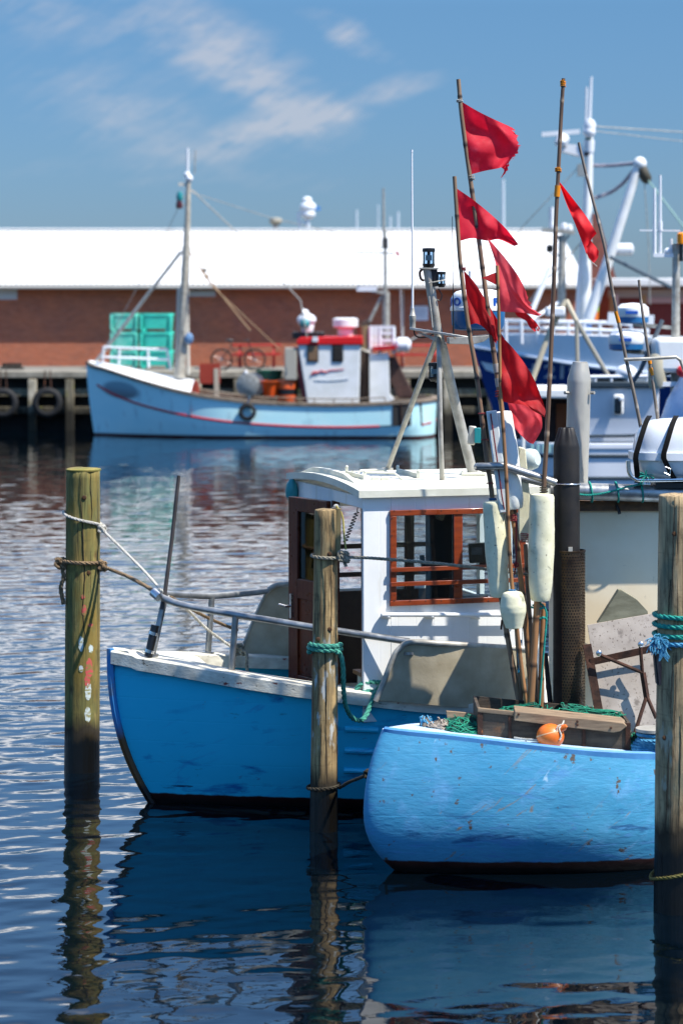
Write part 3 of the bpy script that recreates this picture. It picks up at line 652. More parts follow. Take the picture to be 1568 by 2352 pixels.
cd = [P(822, 1162, 19.4)]
for i in range(40): 
    f = i/39; cd.append(P(820-28*f+5*math.sin(i*1.6), 1175+70*f, 19.4))
mb().tube(catmull(cd, 3), .0045, 5).build('coiled_cord', m_black, b1)
m = mb(); wbox(XA+.12, XA+.6, dy0-.02, dy0+.5, .72, 1.02, m); cab_box = m.build('seat_locker', M('cream locker', '#cfc9b0', .6), b1)
m = mb(); wbox(XA+.08, XA+.64, dy0-.02, dy0+.5, 1.02, 1.05, m); m.build('locker_lid', M('varnished lid', '#8a5a2c', .4), cab_box)
for i, cc in enumerate(('#e08a1a', '#c43d6b', '#6a3a8c', '#3a8cc0')):
    m = mb(); wbox(XA+.1+.03*i, XA+.4+.07*i, dy0+.02+.07*i, dy0+.085+.07*i, 1.05, 1.08+.018*i, m); m.build('folder', M('folder colour', cc, .5), b1)
# grab rail on the side
a, b = on_side(876, 1412, -YW-.06), on_side(1185, 1412, -YW-.06)
m = mb().tube([a, b], .017, 10)
for u in (884, 985, 1090, 1178):
    q = on_side(u, 1412, -YW-.06); m.beam(q-Vector((0, 0, .004)), on_side(u+2, 1418, -YW), .07, .028)
m.build('grab_rail', m_white, b1)
# lower side trim and name board shadow line
# door, swung open ahead of the front wall
A, B = P(662, 1140, 19.8), P(749, 1147, 19.30); B = Vector((B.x, B.y, A.z)); dd = (B-A); zdo = P(662, 1573, 19.8).z
def dpt(f, z, off=0): 
    nrm = Vector((-dd.y, dd.x, 0)).normalized(); q = A+dd*f+nrm*off; return Vector((q.x, q.y, z))
def dbox(f0, f1, z0, z1, o0, o1, m):
    m.add([dpt(f, z, o) for f in (f0, f1) for o in (o0, o1) for z in (z0, z1)], [(0, 1, 3, 2), (4, 6, 7, 5), (0, 4, 5, 1), (2, 3, 7, 6), (0, 2, 6, 4), (1, 5, 7, 3)])
m = mb(); zt_, zw0, zw1 = A.z, P(690, 1330, 19.65).z, P(690, 1175, 19.65).z
dbox(0, .24, zdo, zt_, 0, .045, m); dbox(.80, 1, zdo, zt_, 0, .045, m); dbox(.24, .80, zw1, zt_, 0, .045, m); dbox(.24, .80, zw0-.16, zw0, 0, .045, m); dbox(.24, .80, zdo, zdo+.1, 0, .045, m); dbox(.24, .80, zdo+.1, zw0-.16, .018, .032, m)
door = m.build('door', m_brown, b1, bevel=.005)
m = mb(); dbox(.24, .80, zw0, zw1, .02, .026, m); m.build('pane', m_glass, door)
hp_ = dpt(.1, P(668, 1390, 19.8).z, -.004)
m = mb(); m.box(hp_, (.028, .028, .2), Matrix.Rotation(math.atan2(dd.y, dd.x), 3, 'Z')); m.tube([hp_, dpt(.1, hp_.z, -.06), dpt(-.06, hp_.z+.005, -.065)], .011, 8); m.build('handle', m_steel, door)
# blue lamp and cord under the roof corner
q = P(670, 1128, 20.3); mb().lathe([(.02, .1), (.045, .06), (.055, 0), (.05, -.05), (.02, -.06)], q, n=14).build('deck_lamp', m_teal, b1)
mb().tube(catmull([P(676, 1097, 20.35), P(664, 1115, 20.35), P(660, 1140, 20.3), P(664, 1150, 20.3), P(672, 1136, 20.3)], 6), .007, 6).build('lamp_cord', m_ropew, b1)
# --- tripod mast on the roof
f1_, f2_, f3_ = onroof(1086, 1090), onroof(1015, 1108), onroof(889, 1079)
ap = P(1004, 772, 19.25)
m = mb().tube([f1_, P(1048, 940, f1_.y-.0), P(1014, 790, 19.28)], [.041, .041, .038], 14).tube([P(1014, 800, 19.28), P(1002, 748, 19.25), P(988, 660, 19.22), P(979, 612, 19.2)], [.036, .038, .038, .034], 14)
mast = m.build('mast', m_galv, b1)
mb().tube([f3_, f3_.lerp(ap, .33), f3_.lerp(ap, .34), ap], [.021, .021, .024, .024], 12).lathe([(.05, 0), (.05, .015)], f3_, n=12).build('mast_brace', m_galv, mast)
mb().tube([f2_, P(1010, 960, 19.0), ap+Vector((.01, -.04, 0))], .02, 12).lathe([(.05, 0), (.05, .015)], f2_, n=12).build('mast_brace', m_galv, mast)
mb().box(f1_+Vector((0, 0, .01)), (.2, .16, .02)).build('mast_foot', m_cream, mast, bevel=.004)
m = mb()
for dx in (-.08, .08): m.ball(f1_+Vector((dx, -.05, .025)), .016, n=8, k=5)
m.build('bolt', m_cream, mast)
mb().beam(P(940, 754, 19.15), P(1078, 776, 19.12), .09, .02).build('antenna_shelf', m_alu, mast, bevel=.004)
mb().prism([P(948, 758, 19.14), P(1000, 775, 19.14), P(1000, 785, 19.14)], (0, .01, 0)).build('gusset', m_galv, mast, smooth=False)
m = mb().prism([P(1030, 776, 19.05), P(1128, 770, 19.05), P(1112, 784, 19.05), P(1086, 791, 19.05), P(1030, 790, 19.05)], (0, .34, 0)); m.build('radar_bracket', m_galv, mast, bevel=.004)
mb().tube([P(947, 735, 19.15), P(947, 640, 19.15), P(946, 480, 19.15), P(945.5, 350, 19.15)], [.0095, .009, .0075, .006], 8).lathe([(.008, 0), (.008, .02)], P(945.5, 350, 19.15), n=8).build('whip_antenna', m_whip, mast)
mb().lathe([(.024, 0), (.024, .055), (.027, .06), (.027, .10), (.022, .105), (.014, .15), (.012, .16)], P(947, 754, 19.15), n=14).build('antenna_base', m_pipe, mast)
mb().tube([P(1041, 775, 19.1), P(1040.5, 735, 19.1), P(1039.5, 640, 19.1), P(1038, 497, 19.1)], [.009, .006, .0035, .0028], 6).build('black_whip', m_black, mast)
mb().tube([P(1082, 770, 19.3), P(1080, 640, 19.3)], .011, 10).lathe([(.017, 0), (.017, .05)], P(1080, 637, 19.3), n=10).build('stub_antenna', m_whip, mast)
# radome with its lettering
rc = P(1097, 759, 19.3); rr = S(64, 19.3)
dm = mb().lathe([(rr*.97, .155), (rr*1.0, .16), (rr*1.0, .185), (rr*.965, .19), (rr*.95, .26), (rr*.9, .29), (rr*.78, .312), (rr*.5, .328), (.02, .333)], rc, n=40).build('radome', m_dome, mast)
mb().lathe([(rr*.6, 0), (rr*.86, .012), (rr*.95, .05), (rr*.97, .155)], rc, n=40).build('radome_base', m_domeb, dm)
def bend(vs, fs, c, rad, ang, z):
    o = []
    for v in vs:
        a = ang+v.x/rad; r_ = rad+.002+v.z; o.append(Vector((c.x+math.sin(a)*r_, c.y-math.cos(a)*r_, c.z+z+v.y)))
    return o, fs
lt = mb()
for a, s_ in ((R(-100), 'FURUNO'), (R(89), 'FURUNO')): 
    vs, fs = text_mesh(s_, .085, .002, .003); vs = [Vector((v.x*1.25, v.y, v.z)) for v in vs]
    lt.add(*bend(vs, fs, rc, rr*.965, a, .225))
lt.build('lettering', m_letb, dm, smooth=False)
# lamps
def nav_lamp(o, h, r, up=1):
    root = mb().lathe([(r*.5, 0), (r*.62, .0), (r*.95, h*.12), (r*1.02, h*.24)], o, n=18).lathe([(r*1.02, h*.82), (r*1.04, h*.86), (r*1.0, h), (r*.5, h*1.01)], o, n=18).lathe([(r*.25, h*.2), (r*.25, h*.85)], o, n=8)
    L_ = root.build('nav_lamp', m_black, mast); mb().lathe([(r*.92, h*.22), (r*.92, h*.84)], o, n=18, caps=False).build('lens', m_lens, L_); mb().lathe([(r*.5, h*.4), (r*.5, h*.66)], o, n=12).build('bulb', M('lamp inner', '#d9d3bd', .5), L_)
nav_lamp(P(984, 617, 19.2), S(47, 19.2), S(14.5, 19.2)); nav_lamp(P(1013, 660, 19.2), S(36, 19.2), S(10, 19.2)); nav_lamp(P(997, 876, 19.2), S(43, 19.2), S(14, 19.2))
mb().beam(P(962, 616, 19.2), P(1006, 617, 19.2), .09, .012).build('lamp_plate', m_galv, mast)
mb().box((P(995, 618, 19.2)+P(998, 655, 19.2))/2, (.05, .03, .15)).build('lamp_bracket', m_black, mast)
mb().box(P(1006, 855, 19.24), (.05, .03, .16)).build('lamp_bracket', m_pipe, mast)
mb().tube(catmull([P(949, 757, 19.15), P(955, 772, 19.15), P(975, 775, 19.15), P(998, 765, 19.2)], 6), .006, 6).build('cable', m_black, mast)
mb().tube(catmull([P(985, 680, 19.15), P(990, 720, 19.14), P(993, 752, 19.14)], 6), .004, 5).build('cable', m_ropew, mast)
mb().tube(catmull([P(1006, 663, 19.2), P(1014, 678, 19.2), P(1010, 690, 19.2), P(1003, 688, 19.2)], 6), .005, 6).build('cable', m_black, mast)
mb().rope([P(984, 650, 19.15), P(1000, 647, 19.14), P(1022, 643, 19.17)], .006).build('lashing', m_ropew, mast)
mb().tube(catmull([P(972, 616, 19.2), P(964, 625, 19.2), P(966, 640, 19.2), P(974, 645, 19.2)], 5), .01, 8).build('shackle', m_rust, mast)
fl = mb().box(P(1083, 1000, 19.25), (.06, .05, .15), Matrix.Rotation(R(6), 3, 'Y')).build('flood_lamp', m_pipe, mast, bevel=.01)
mb().box(P(1096, 1000, 19.22), (.05, .04, .12)).build('lens', m_teal, fl, bevel=.004)
mb().lathe([(.075, 0), (.085, .015), (.085, .05), (.075, .09), (.05, .11)], P(1206, 1056, 18.95), (.75, -.5, .1), 22).tube([P(1204, 1085, 18.95), P(1204, 1120, 18.95)], .02).build('search_light', M('pale green lamp', '#b9c4bd', .45), b1)

# ================================================================ boat 2: worn blue stern in front
O2 = Vector((S(870-CU, 16.72), 16.72, 0))
b2 = thing('fishing_boat', 'worn pale blue round sterned boat with wooden box and orange buoy on deck', 'fishing boat', O2, R(28), 'small blue boats moored at the posts')
zs2 = lambda q: sm(q, [(0, 1.0), (.03, .975), (.1, .925), (.17, .865), (.265, .80), (.4, .77), (.7, .77), (1, .95)])
t0_2 = lambda z: (-.115+.115*((z-.42)/.5)**2) if z > .42 else (-.115+.36*((.42-z)/.5)**2.2)
p2, pp2, ss2, q2q = hull_rows(b2, 6.4, zs2, t0_2, lambda z: 0, lambda k: ip(k, [(0, .7), (.2, .86), (.35, .95), (.55, 1.0), (.8, 1.0), (1, .965)]), .2, lambda k: 2.2, .3, 2, nq=130, nk=20, round_bow=lambda t: (max(1e-4, math.sqrt(max(0, .10*t)+(.58*t)**2))**-6+.9**-6)**(-1/6))
hull2 = hull_mesh('hull', m_blue2, b2, pp2, ss2)
sp2 = [p2(q, 1, 1) for q in q2q]; ss_2 = [p2(q, 1, -1) for q in q2q]
m = mb(); rows = []
for a, b in zip(sp2, ss_2): rows.append([a.lerp(b, f)+Vector((0, 0, .004-.012*(f-.5)**2)) for f in (.0, .04, .08, .2, .5, .8, .92, 1.0)])
m.grid(rows).build('deck', m_deck2, b2)
m_blue2l = M('worn blue strake', (.085, .29, .58, 1), .45, col2=(.05, .2, .45, 1), ns=4, bump=.2, bs=14, spots=('#6d4a34', 8, .69, .03))
band = [(p2(q, .97, 1)) for q in q2q[:100]]
sweep_trim(mb(), [p+Vector((0, 0, .012)) for p in sp2[1:]], .005, .03, .010, .085).build('sheer_strake', m_blue2l, b2)
# shelter wall, beam and tube
mb().box((P(1480, 1420, 18.0)), (1.18, .04, 1.75)).build('shelter_wall', m_beige, b2)
mb().box((S(1277-CU, 18.0), 18.23, 1.62), (.04, .42, 1.62)).build('shade_board', m_beige, b2)  # mostly hidden board, added to throw a slanting shadow on the grey bulwark sheet
mb().box(P(1480, 1161, 17.97), (1.2, .06, .075)).build('shelter_beam', m_beam, b2)
mb().tube([P(1262, 1127, 17.85), P(1420, 1131, 17.85), P(1720, 1140, 17.85)], .064, 20).build('shelter_tube', m_alu, b2)
mb().box(P(1600, 1151, 18.5), (1.0, .95, .03)).build('shelter_roof', m_white, b2)
mb().tube([P(1415, 1160, 17.93), P(1422, 1180, 17.9)], .012).build('hook', m_black, b2)
rk = [P(1097, 1072, 17.95), P(1096, 1072, 17.7), P(1100, 1072, 17.46), P(1155, 1069, 17.45), P(1275, 1109, 17.5)]
mb().tube(rk, .029, 14).tube([P(1097, 1072, 17.95), P(1180, 1094, 17.95), P(1280, 1118, 17.95)], .027, 12).build('pole_rack', m_alu, b2)
mb().tube([P(1432, 826, 17.95), P(1490, 824, 17.95), P(1551, 820, 17.95), P(1562, 828, 17.95), P(1580, 880, 17.95), P(1580, 1140, 17.95)], .014, 10).build('pole_rest', m_galv, b2)
mb().tube([P(1241, 1380, 17.95), P(1245, 1640, 17.95)], .018, 10).build('rack_leg', m_alu, b2)
# exhausts
YE = 17.62
c0 = P(1300, 1275, YE); hp = lambda v: P(0, v, YE).z-c0.z
def fold(a, h): 
    f = max(0, min(1, (h-hp(1028))/(hp(984)-hp(1028)))); return 1-.22*f*(.5+.5*math.cos(a*7))
bl = mb().lathe([(S(31, YE), hp(1700)), (S(30.5, YE), hp(1240)), (S(30, YE), hp(1026)), (S(28.5, YE), hp(1018)), (S(24, YE), hp(1002)), (S(19, YE), hp(984)), (S(17, YE), hp(982)), (S(15, YE), hp(995))], c0, n=56, mod=fold, caps=False).build('exhaust_stack', m_stack, b2)
mb().tube([c0+Vector((math.cos(a)*S(32, YE), math.sin(a)*S(32, YE), hp(1112+2*math.sin(a)))) for a in np.linspace(0, 2*PI, 24)], .004, 5).build('wire_tie', m_steel, bl)
mb().box(P(1309, 1263, YE-.1), (.03, .02, .04)).build('lug', m_pipe, bl)
# perforated guard: a real sheet with holes
def perforated(c, r, h, nx=34, ny=58):
    m = mb(); t = .0
    vs = []; fs = []
    ch = h/ny
    for j in range(ny):
        for i in range(nx):
            a0 = 2*PI*(i+(j % 2)*.5)/nx; da = 2*PI/nx
            cell = [(-.5, -.5), (0, -.5), (.5, -.5), (.5, 0), (.5, .5), (0, .5), (-.5, .5), (-.5, 0)]
            o = len(vs)
            for x, y in cell: a = a0+x*da; vs.append(c+Vector((math.cos(a)*r, math.sin(a)*r, (j+.5+y)*ch)))
            for x, y in cell:
                n_ = math.hypot(x, y); x2, y2 = x/n_*.31, y/n_*.31*(2*PI*r/nx)/ch; a = a0+x2*da; vs.append(c+Vector((math.cos(a)*r, math.sin(a)*r, (j+.5+y2)*ch)))
            for k in range(8): fs.append((o+k, o+(k+1) % 8, o+8+(k+1) % 8, o+8+k))
    m.add(vs, fs); return m
gb = P(1308, 1660, YE); gh = P(0, 1267, YE).z-gb.z; gr = S(35, YE)
gd = perforated(gb, gr, gh).build('exhaust_guard', m_perf, b2)
mb().lathe([(gr+.002, gh), (gr+.004, gh+.012), (gr-.004, gh+.014), (gr-.006, gh)], gb, n=40, caps=False).build('guard_rim', m_perf, gd)
YG = 18.35; c0 = P(1323, 1110, YG)
mb().tube([P(1319, 1330, YG), P(1322, 1110, YG), P(1327, 960, YG), P(1328.5, 880, YG), P(1329, 872, YG), P(1330.5, 850, YG), P(1332, 832, YG), P(1332, 831, YG), P(1332, 840, YG)], [S(27, YG), S(27, YG), S(27, YG), S(27, YG), S(27.5, YG), S(22, YG), S(17.5, YG), S(15.5, YG), S(14, YG)], 28, caps=False).build('zinc_stack', m_pipe, b2)
m = mb()
for u in (1304, 1356): m.tube([P(u, 902, YG-.06), P(u+(-8 if u < 1330 else 8), 902, YG-.08)], .014, 6)
m.build('bolt', m_galv, b2)
# speckled sheet with rusty braces, wedge of grey board
YS = 17.5
tagp = mb().prism([P(1348, 1436, YS+.1), P(1500, 1409, YS+.1), P(1530, 1405, YS+.1), P(1535, 1700, YS-.12), P(1402, 1700, YS-.12), P(1375, 1600, YS-.04)], (0, .02, 0)).build('plastic_sheet', m_speck, loc=P(1440, 1700, YS), smooth=False, label='speckled dirty white plastic sheet propped against the beige shelter wall', cat='plastic sheet')
br = thing('brace_frame', 'rusty iron brace with crossed rods in front of the speckled sheet', 'iron brace', P(1470, 1700, 17.3))
mb().beam(P(1354, 1521, 17.46), P(1497, 1490, 17.46), .012, .05).build('flat_bar', m_rust, br)
mb().tube([P(1374, 1499, 17.40), P(1381, 1506, 17.40), P(1474, 1545, 17.40)], .013, 8).tube([P(1470, 1480, 17.4), P(1470, 1492, 17.4), P(1474, 1545, 17.4)], .013, 8).build('rod', m_rust, br)
mb().beam(P(1475, 1545, 17.38), P(1484, 1602, 17.36), .035, .03).build('perforated_bar', m_rust, br)
mb().tube([P(1484, 1598, 17.36), P(1455, 1690, 17.25)], .014, 8).tube([P(1484, 1598, 17.36), P(1506, 1650, 17.3)], .014, 8).build('rod', m_rust, br)
mb().beam(P(1450, 1700, 17.28), P(1484, 1692, 17.28), .02, .05).build('flat_bar', m_rust, br)
m = mb()
for u, v in ((1374, 1500), (1470, 1480)): m.ball(P(u, v, 17.37), .022, (1, .5, 1), 10, 6)
m.build('bolt', m_steel, br)
mb().beam(P(1347, 1480, 17.5), P(1384, 1690, 17.35), .06, .03, (0, 1, 0)).build('steel_strip', m_rust, loc=P(1384, 1690, 17.35), label='tall rusty steel strip between the perforated pipe and the speckled sheet', cat='steel strip')
mb().prism([P(1372, 1432, 17.75), P(1420, 1356, 17.75), P(1426, 1356, 17.75), P(1462, 1378, 17.75), P(1486, 1404, 17.75), P(1488, 1420, 17.75)], (0, .1, 0)).build('board_offcut', M('grey green board', '#8d8a72', .8, col2='#6d6a55', ns=6, st=(1, 1, 3), bump=.2), loc=P(1430, 1430, 17.8), smooth=False, label='grey wedge shaped board offcut leaning behind the speckled sheet', cat='board')
# bollard on deck, with a turquoise rope wound on it
bo = mb().lathe([(.10, 0), (.085, .02), (.085, .17), (.115, .18), (.115, .20), (.02, .205)], P(1496, 1738, 16.9), n=20).build('bollard', m_pipe, b2)
rp_ = []
c_ = P(1496, 1738, 16.9)
for i in range(90):
    a = i*.42; z = .03+.105*(i/90); r_ = .10+.02*math.sin(i*.9); rp_.append(c_+Vector((math.cos(a)*r_*1.15, math.sin(a)*r_, z)))
for i in range(16): a = i*.42; rp_.append(c_+Vector((math.cos(a)*.1, math.sin(a)*.1, .16)))
tag(mb().rope(rp_, .0125, smooth=0).build('rope_coil', m_ropec, loc=c_), 'pale blue rope wound round the small deck bollard beside the thick post', 'rope')
# ---------------------------------------------------------------- mooring posts
def pile_mat(name, col, col2, dark, wet, spots, spots2=None):
    m = bpy.data.materials.new(name); N = NT(m); b = N.n['Principled BSDF']
    tc = N.new('ShaderNodeTexCoord').outputs['Object']; sp = N.new('ShaderNodeSeparateXYZ', {0: tc})
    big = N.noise(N.mapping(tc, (5, 5, .9)), 1.6, 6, .6); fine = N.noise(N.mapping(tc, (22, 22, .8)), 2.4, 6, .65, .6)
    c = N.mix(N.ramp(big, .40, .60), C(col), C(col2)); c = N.mix(N.math('MULTIPLY', N.ramp(fine, .48, .66), .85), c, C(dark))
    blot = N.noise(N.mapping(tc, (7, 7, 3.5), loc=(5, 5, 1)), 1.5, 7, .65, .8); c = N.mix(N.math('MULTIPLY', N.ramp(blot, .52, .64), .6), c, C(dark)); pale = N.noise(N.mapping(tc, (12, 12, 2), loc=(8, 2, 4)), 1.3, 6, .6); lite = tuple(min(1, q*1.5+.05) for q in C(col)[:3])+(1,); c = N.mix(N.math('MULTIPLY', N.ramp(pale, .56, .68), .6), c, lite)
    chat = N.noise(N.mapping(tc, (2.5, 2.5, 26)), 1.2, 4, .6, 1.2); c = N.mix(N.math('MULTIPLY', N.ramp(chat, .58, .7), .35), c, C(dark))
    kn = N.new('ShaderNodeTexVoronoi', {'Vector': N.mapping(tc, (4.5, 4.5, 2.2)), 'Scale': 1, 'Randomness': 1}); kd = N.ramp(kn.outputs['Distance'], .12, .02)
    c = N.mix(N.math('MULTIPLY', kd, .8), c, C('#4a3018'))
    wv = N.new('ShaderNodeTexWave', {'Vector': N.mapping(tc, (5, 5, .35)), 'Scale': 1.6, 'Distortion': 9, 'Detail': 3, 'Detail Scale': 1.2}, wave_type='BANDS', bands_direction='Z')
    c = N.mix(N.math('MULTIPLY', N.ramp(wv.outputs['Fac'], .55, .95), .28), c, C(dark))
    s1 = N.noise(N.mapping(tc, (3, 3, 1.2), loc=(7, 1, 2)), 2.2, 6); c = N.mix(N.math('MULTIPLY', N.ramp(s1, .54, .68), .75), c, C(spots))
    ck = N.noise(N.mapping(tc, (30, 30, .5), loc=(2, 9, 1)), 1.0, 3, .5); ckm = N.ramp(ck, .635, .66); c = N.mix(ckm, c, C('#1d150d'))
    if spots2:
        s2 = N.noise(N.mapping(tc, (9, 9, 3), loc=(1, 3, 8)), 1.7, 5); mask = N.math('MULTIPLY', N.ramp(s2, .58, .64), N.math('MULTIPLY', N.ramp(sp.outputs[2], .55, .75), N.ramp(sp.outputs[2], 1.6, 1.3))); c = N.mix(N.math('MULTIPLY', mask, .8), c, C(spots2))
    nn = N.noise(N.mapping(tc, (6, 6, 2)), 1.5, 5); zz = N.math('SUBTRACT', sp.outputs[2], N.math('MULTIPLY', N.math('SUBTRACT', nn, .5), .25))
    c = N.mix(N.ramp(zz, wet+.24, wet+.1), c, C('#2d2413')); c = N.mix(N.ramp(zz, wet+.02, wet-.03), c, C('#0b0906'))
    N.l.new(c, b.inputs['Base Color']); N.l.new(N.new('ShaderNodeMapRange', {0: zz, 1: wet, 2: wet+.1, 3: .35, 4: .85}).outputs[0], b.inputs['Roughness'])
    hb = N.math('ADD', N.math('MULTIPLY', fine, .6), N.math('MULTIPLY', ckm, -1.2)); hb = N.math('ADD', hb, N.math('MULTIPLY', kd, -.4))
    bp = N.new('ShaderNodeBump', {'Height': hb, 'Strength': .7, 'Distance': .016}); N.l.new(bp.outputs[0], b.inputs['Normal'])
    return m
def pile(root, mat, top, base, r0, r1, zt, seed, tilt=(0, 0)):
    rows = []; n = 44; K = 46
    for j in range(K+1):
        f = j/K; z = -.6+(zt+.6)*f; c = base.lerp(top, f); r = r1+(r0-r1)*f
        row = []
        for i in range(n):
            a = 2*PI*i/n; q = r*(1+.022*noise.noise(Vector((math.cos(a)*1.4+seed, math.sin(a)*1.4, z*1.3)))+.008*noise.noise(Vector((math.cos(a)*5+seed, math.sin(a)*5, z*6))))
            zz = z+((tilt[0]*math.cos(a)+tilt[1]*math.sin(a))*r if j == K else 0); row.append(Vector((c.x+math.cos(a)*q, c.y+math.sin(a)*q, zz)))
        rows.append(row)
    rows.append([Vector((p.x*.93+top.x*.07, p.y*.93+top.y*.07, p.z+.006)) for p in rows[-1]])
    rows.append([Vector((p.x*.5+top.x*.5, p.y*.5+top.y*.5, p.z+.006+.006*noise.noise(p*20))) for p in rows[-1]])
    m = mb().grid(rows, True); m.add(rows[-1], [tuple(range(n))]); return m.build('pile', mat, root, ang=60)
GP = 'timber mooring posts in the water'
YL, YM, YR = 20.4, 18.1, 15.7
pL = thing('mooring_post', 'greenish timber mooring post with red and white paint dabs, tied to the bow rail', 'mooring post', (S(189-CU, YL), YL, 0), 0, GP)
pileL = pile(pL, pile_mat('green tinted timber', '#8a7438', '#74703c', '#524c28', .27, '#7a6322'), Vector((S(191.5-CU, YL), YL, 0)), Vector((S(188-CU, YL), YL, 0)), S(38.5, YL), S(41, YL), P(0, 1079, YL).z, 2.0, (-.05, .04))
mb().lathe([(S(39.5, YL), 0), (S(40, YL), .012), (S(36, YL), .02), (.01, .024)], P(191.5, 1081, YL), n=30, mod=lambda a, h: 1+.03*math.sin(a*5)+.02*math.sin(a*11)).build('post_cap', M('mossy end grain', '#8c7c3c', .9, col2='#6c6a2c', ns=14), pL)
def dab(root, u0, v0, ru, rv, Yc, uc, rpx, mat, seed):
    r = S(rpx, Yc)*1.012; rows = []
    cx = S(uc-CU, Yc)
    for j in range(9):
        v = v0-rv+2*rv*j/8; row = []
        wd = ru*math.sqrt(max(.05, 1-((v-v0)/rv)**4))*(1+.3*noise.noise(Vector((seed, v*.25, 0))))
        for i in range(7):
            du = -wd+2*wd*i/6+1.2*noise.noise(Vector((seed, v*.15, i*.4))); x = S(u0+du-CU, Yc)-cx; y = -math.sqrt(max(r*r-x*x, 0)); row.append(Vector((cx+x, Yc+y-.002, P(0, v, Yc).z+.012*noise.noise(Vector((i*.7, seed, v*.1))))))
        rows.append(row)
    mb().grid(rows).build('paint_dab', mat, root)
m_dw = M('dab white paint', '#c3cdc9', .7, col2='#8f8a58', ns=22, st=(1, 1, 2.5), lo=.5, hi=.62); m_dr = M('dab red paint', '#c0504c', .7, col2='#8a7240', ns=20, st=(1, 1, 2.5), lo=.46, hi=.6)
for (u, v, a, b_, m_) in ((196, 1365, 6, 5, m_dr), (198, 1397, 6, 12, m_dr), (212, 1432, 6, 5, m_dr), (191, 1474, 7, 17, m_dw), (213, 1486, 6, 10, m_dw), (209, 1529, 9, 22, m_dr), (191, 1530, 6, 7, m_dw), (205, 1560, 7, 15, m_dr), (207, 1583, 8, 20, m_dw), (206, 1635, 8, 17, m_dw)):
    dab(pL, u, v, a*.8, b_, YL, 189.5, 39.6, m_dw if m_ is m_dw else m_dr, u*.37+v*.11)
pM = thing('mooring_post', 'slim grey brown split topped mooring post, green and grey ropes round it', 'mooring post', (S(745-CU, YM), YM, 0), 0, GP)
tM, bM = Vector((S(749-CU, YM), YM, 0)), Vector((S(742-CU, YM), YM, 0))
pileM = pile(pM, pile_mat('grey brown timber', '#b49766', '#836c48', '#4f3e26', .27, '#8f7f5c', '#c3c6c0'), tM, bM, S(26.5, YM), S(34, YM), P(0, 1172, YM).z, 5.0)
mb().prism([P(772, 1168, YM-.05), P(783, 1168, YM-.05), P(783, 1240, YM-.05), P(781, 1280, YM-.05), P(772, 1276, YM-.05), P(769, 1250, YM-.05)], (0, .09, 0)).build('split_piece', M('split timber', '#8a7a52', .85, col2='#5f5236', ns=5, st=(8, 8, .6), bump=.3), pM, bevel=.004, smooth=False)
mb().tube([P(763, 1167, YM), P(782, 1166, YM)], .007, 6).ball(P(772, 1164, YM), .024, (1, 1, .9), 10, 7).build('bolt', m_ropew, pM)
pR = thing('mooring_post', 'thick pale brown mooring post with turquoise rope and rusty metal plate', 'mooring post', (S(1555-CU, YR), YR, 0), 0, GP)
pile(pR, pile_mat('pale brown timber', '#b3966c', '#c0a67c', '#5a4830', .42, '#6d705a', '#b2aa92'), Vector((S(1562-CU, YR), YR, 0)), Vector((S(1550-CU, YR), YR, 0)), S(50, YR), S(53, YR), P(0, 1138, YR).z, 9.0)
mb().beam(P(1500, 1488, YR-.03), P(1508, 1570, YR-.03), .012, .09, (0, 1, 0)).build('plate', M('black rubber strip', '#1c1d22', .6), pR)
mb().beam(P(1509, 1490, YR-.06), P(1515, 1572, YR-.06), .03, .03, (0, 1, 0)).build('rusty_strip', M('peeling red paint', '#6a2c28', .8, col2='#a58f7c', ns=12, st=(1, 1, .4)), pR)

def crack(root, pts, Yc, uc, rpx, w=.0035, seed=0):
    out = []
    for p in resample(catmull([Vector((u, v, 0)) for u, v in pts], 6), 9.0):
        r = S(rpx, Yc)*1.003; cx = S(uc(p.y)-CU, Yc); x = S(p.x+1.4*noise.noise(Vector((p.y*.06, seed, 0)))-CU, Yc)-cx; x = max(-r*.98, min(r*.98, x)); y = -math.sqrt(max(r*r-x*x, 0)); out.append(Vector((cx+x, Yc+y, H-(p.y-VH)/F*(Yc+y))))
    n = len(out); mb().tube(out, [w*(.35+.65*math.sin(PI*min(1, (i+1)/n))) for i in range(n)], 5).build('crack', m_crack, root)
m_crack = M('crack in wood', '#17100a', .95)
uL = lambda v: 191.5-3.5*(v-1079)/690; uM = lambda v: 749-7*(v-1172)/733; uR = lambda v: 1562-12*(v-1138)/932
crack(pL, [(192, 1083), (189, 1140), (194, 1200), (196, 1270), (199, 1330), (195, 1400), (200, 1470), (202, 1520)], YL, uL, 39.8, .0045, 1)
crack(pL, [(213, 1084), (212, 1120), (215, 1170), (213, 1210)], YL, uL, 39.6, .003, 2)
for k, (u, a, b_) in enumerate(((738, 1176, 1300), (747, 1300, 1470), (762, 1290, 1475), (733, 1510, 1640), (752, 1505, 1700), (760, 1200, 1275), (740, 1620, 1790))): crack(pM, [(u-(a-1172)/733*7, a), (u+2-((a+b_)/2-1172)/733*7, (a+b_)/2), (u-(b_-1172)/733*7, b_)], YM, uM, 29+4*(a-1172)/733, .0026, 5+k)
for k, (u, a, b_) in enumerate(((1541, 1142, 1400), (1552, 1150, 1300), (1533, 1330, 1415), (1545, 1490, 1740), (1538, 1500, 1640), (1529, 1700, 1890), (1556, 1640, 1900))): crack(pR, [(u, a), (u-3, (a+b_)/2), (u-6, b_)], YR, uR, 52, .003, 15+k)
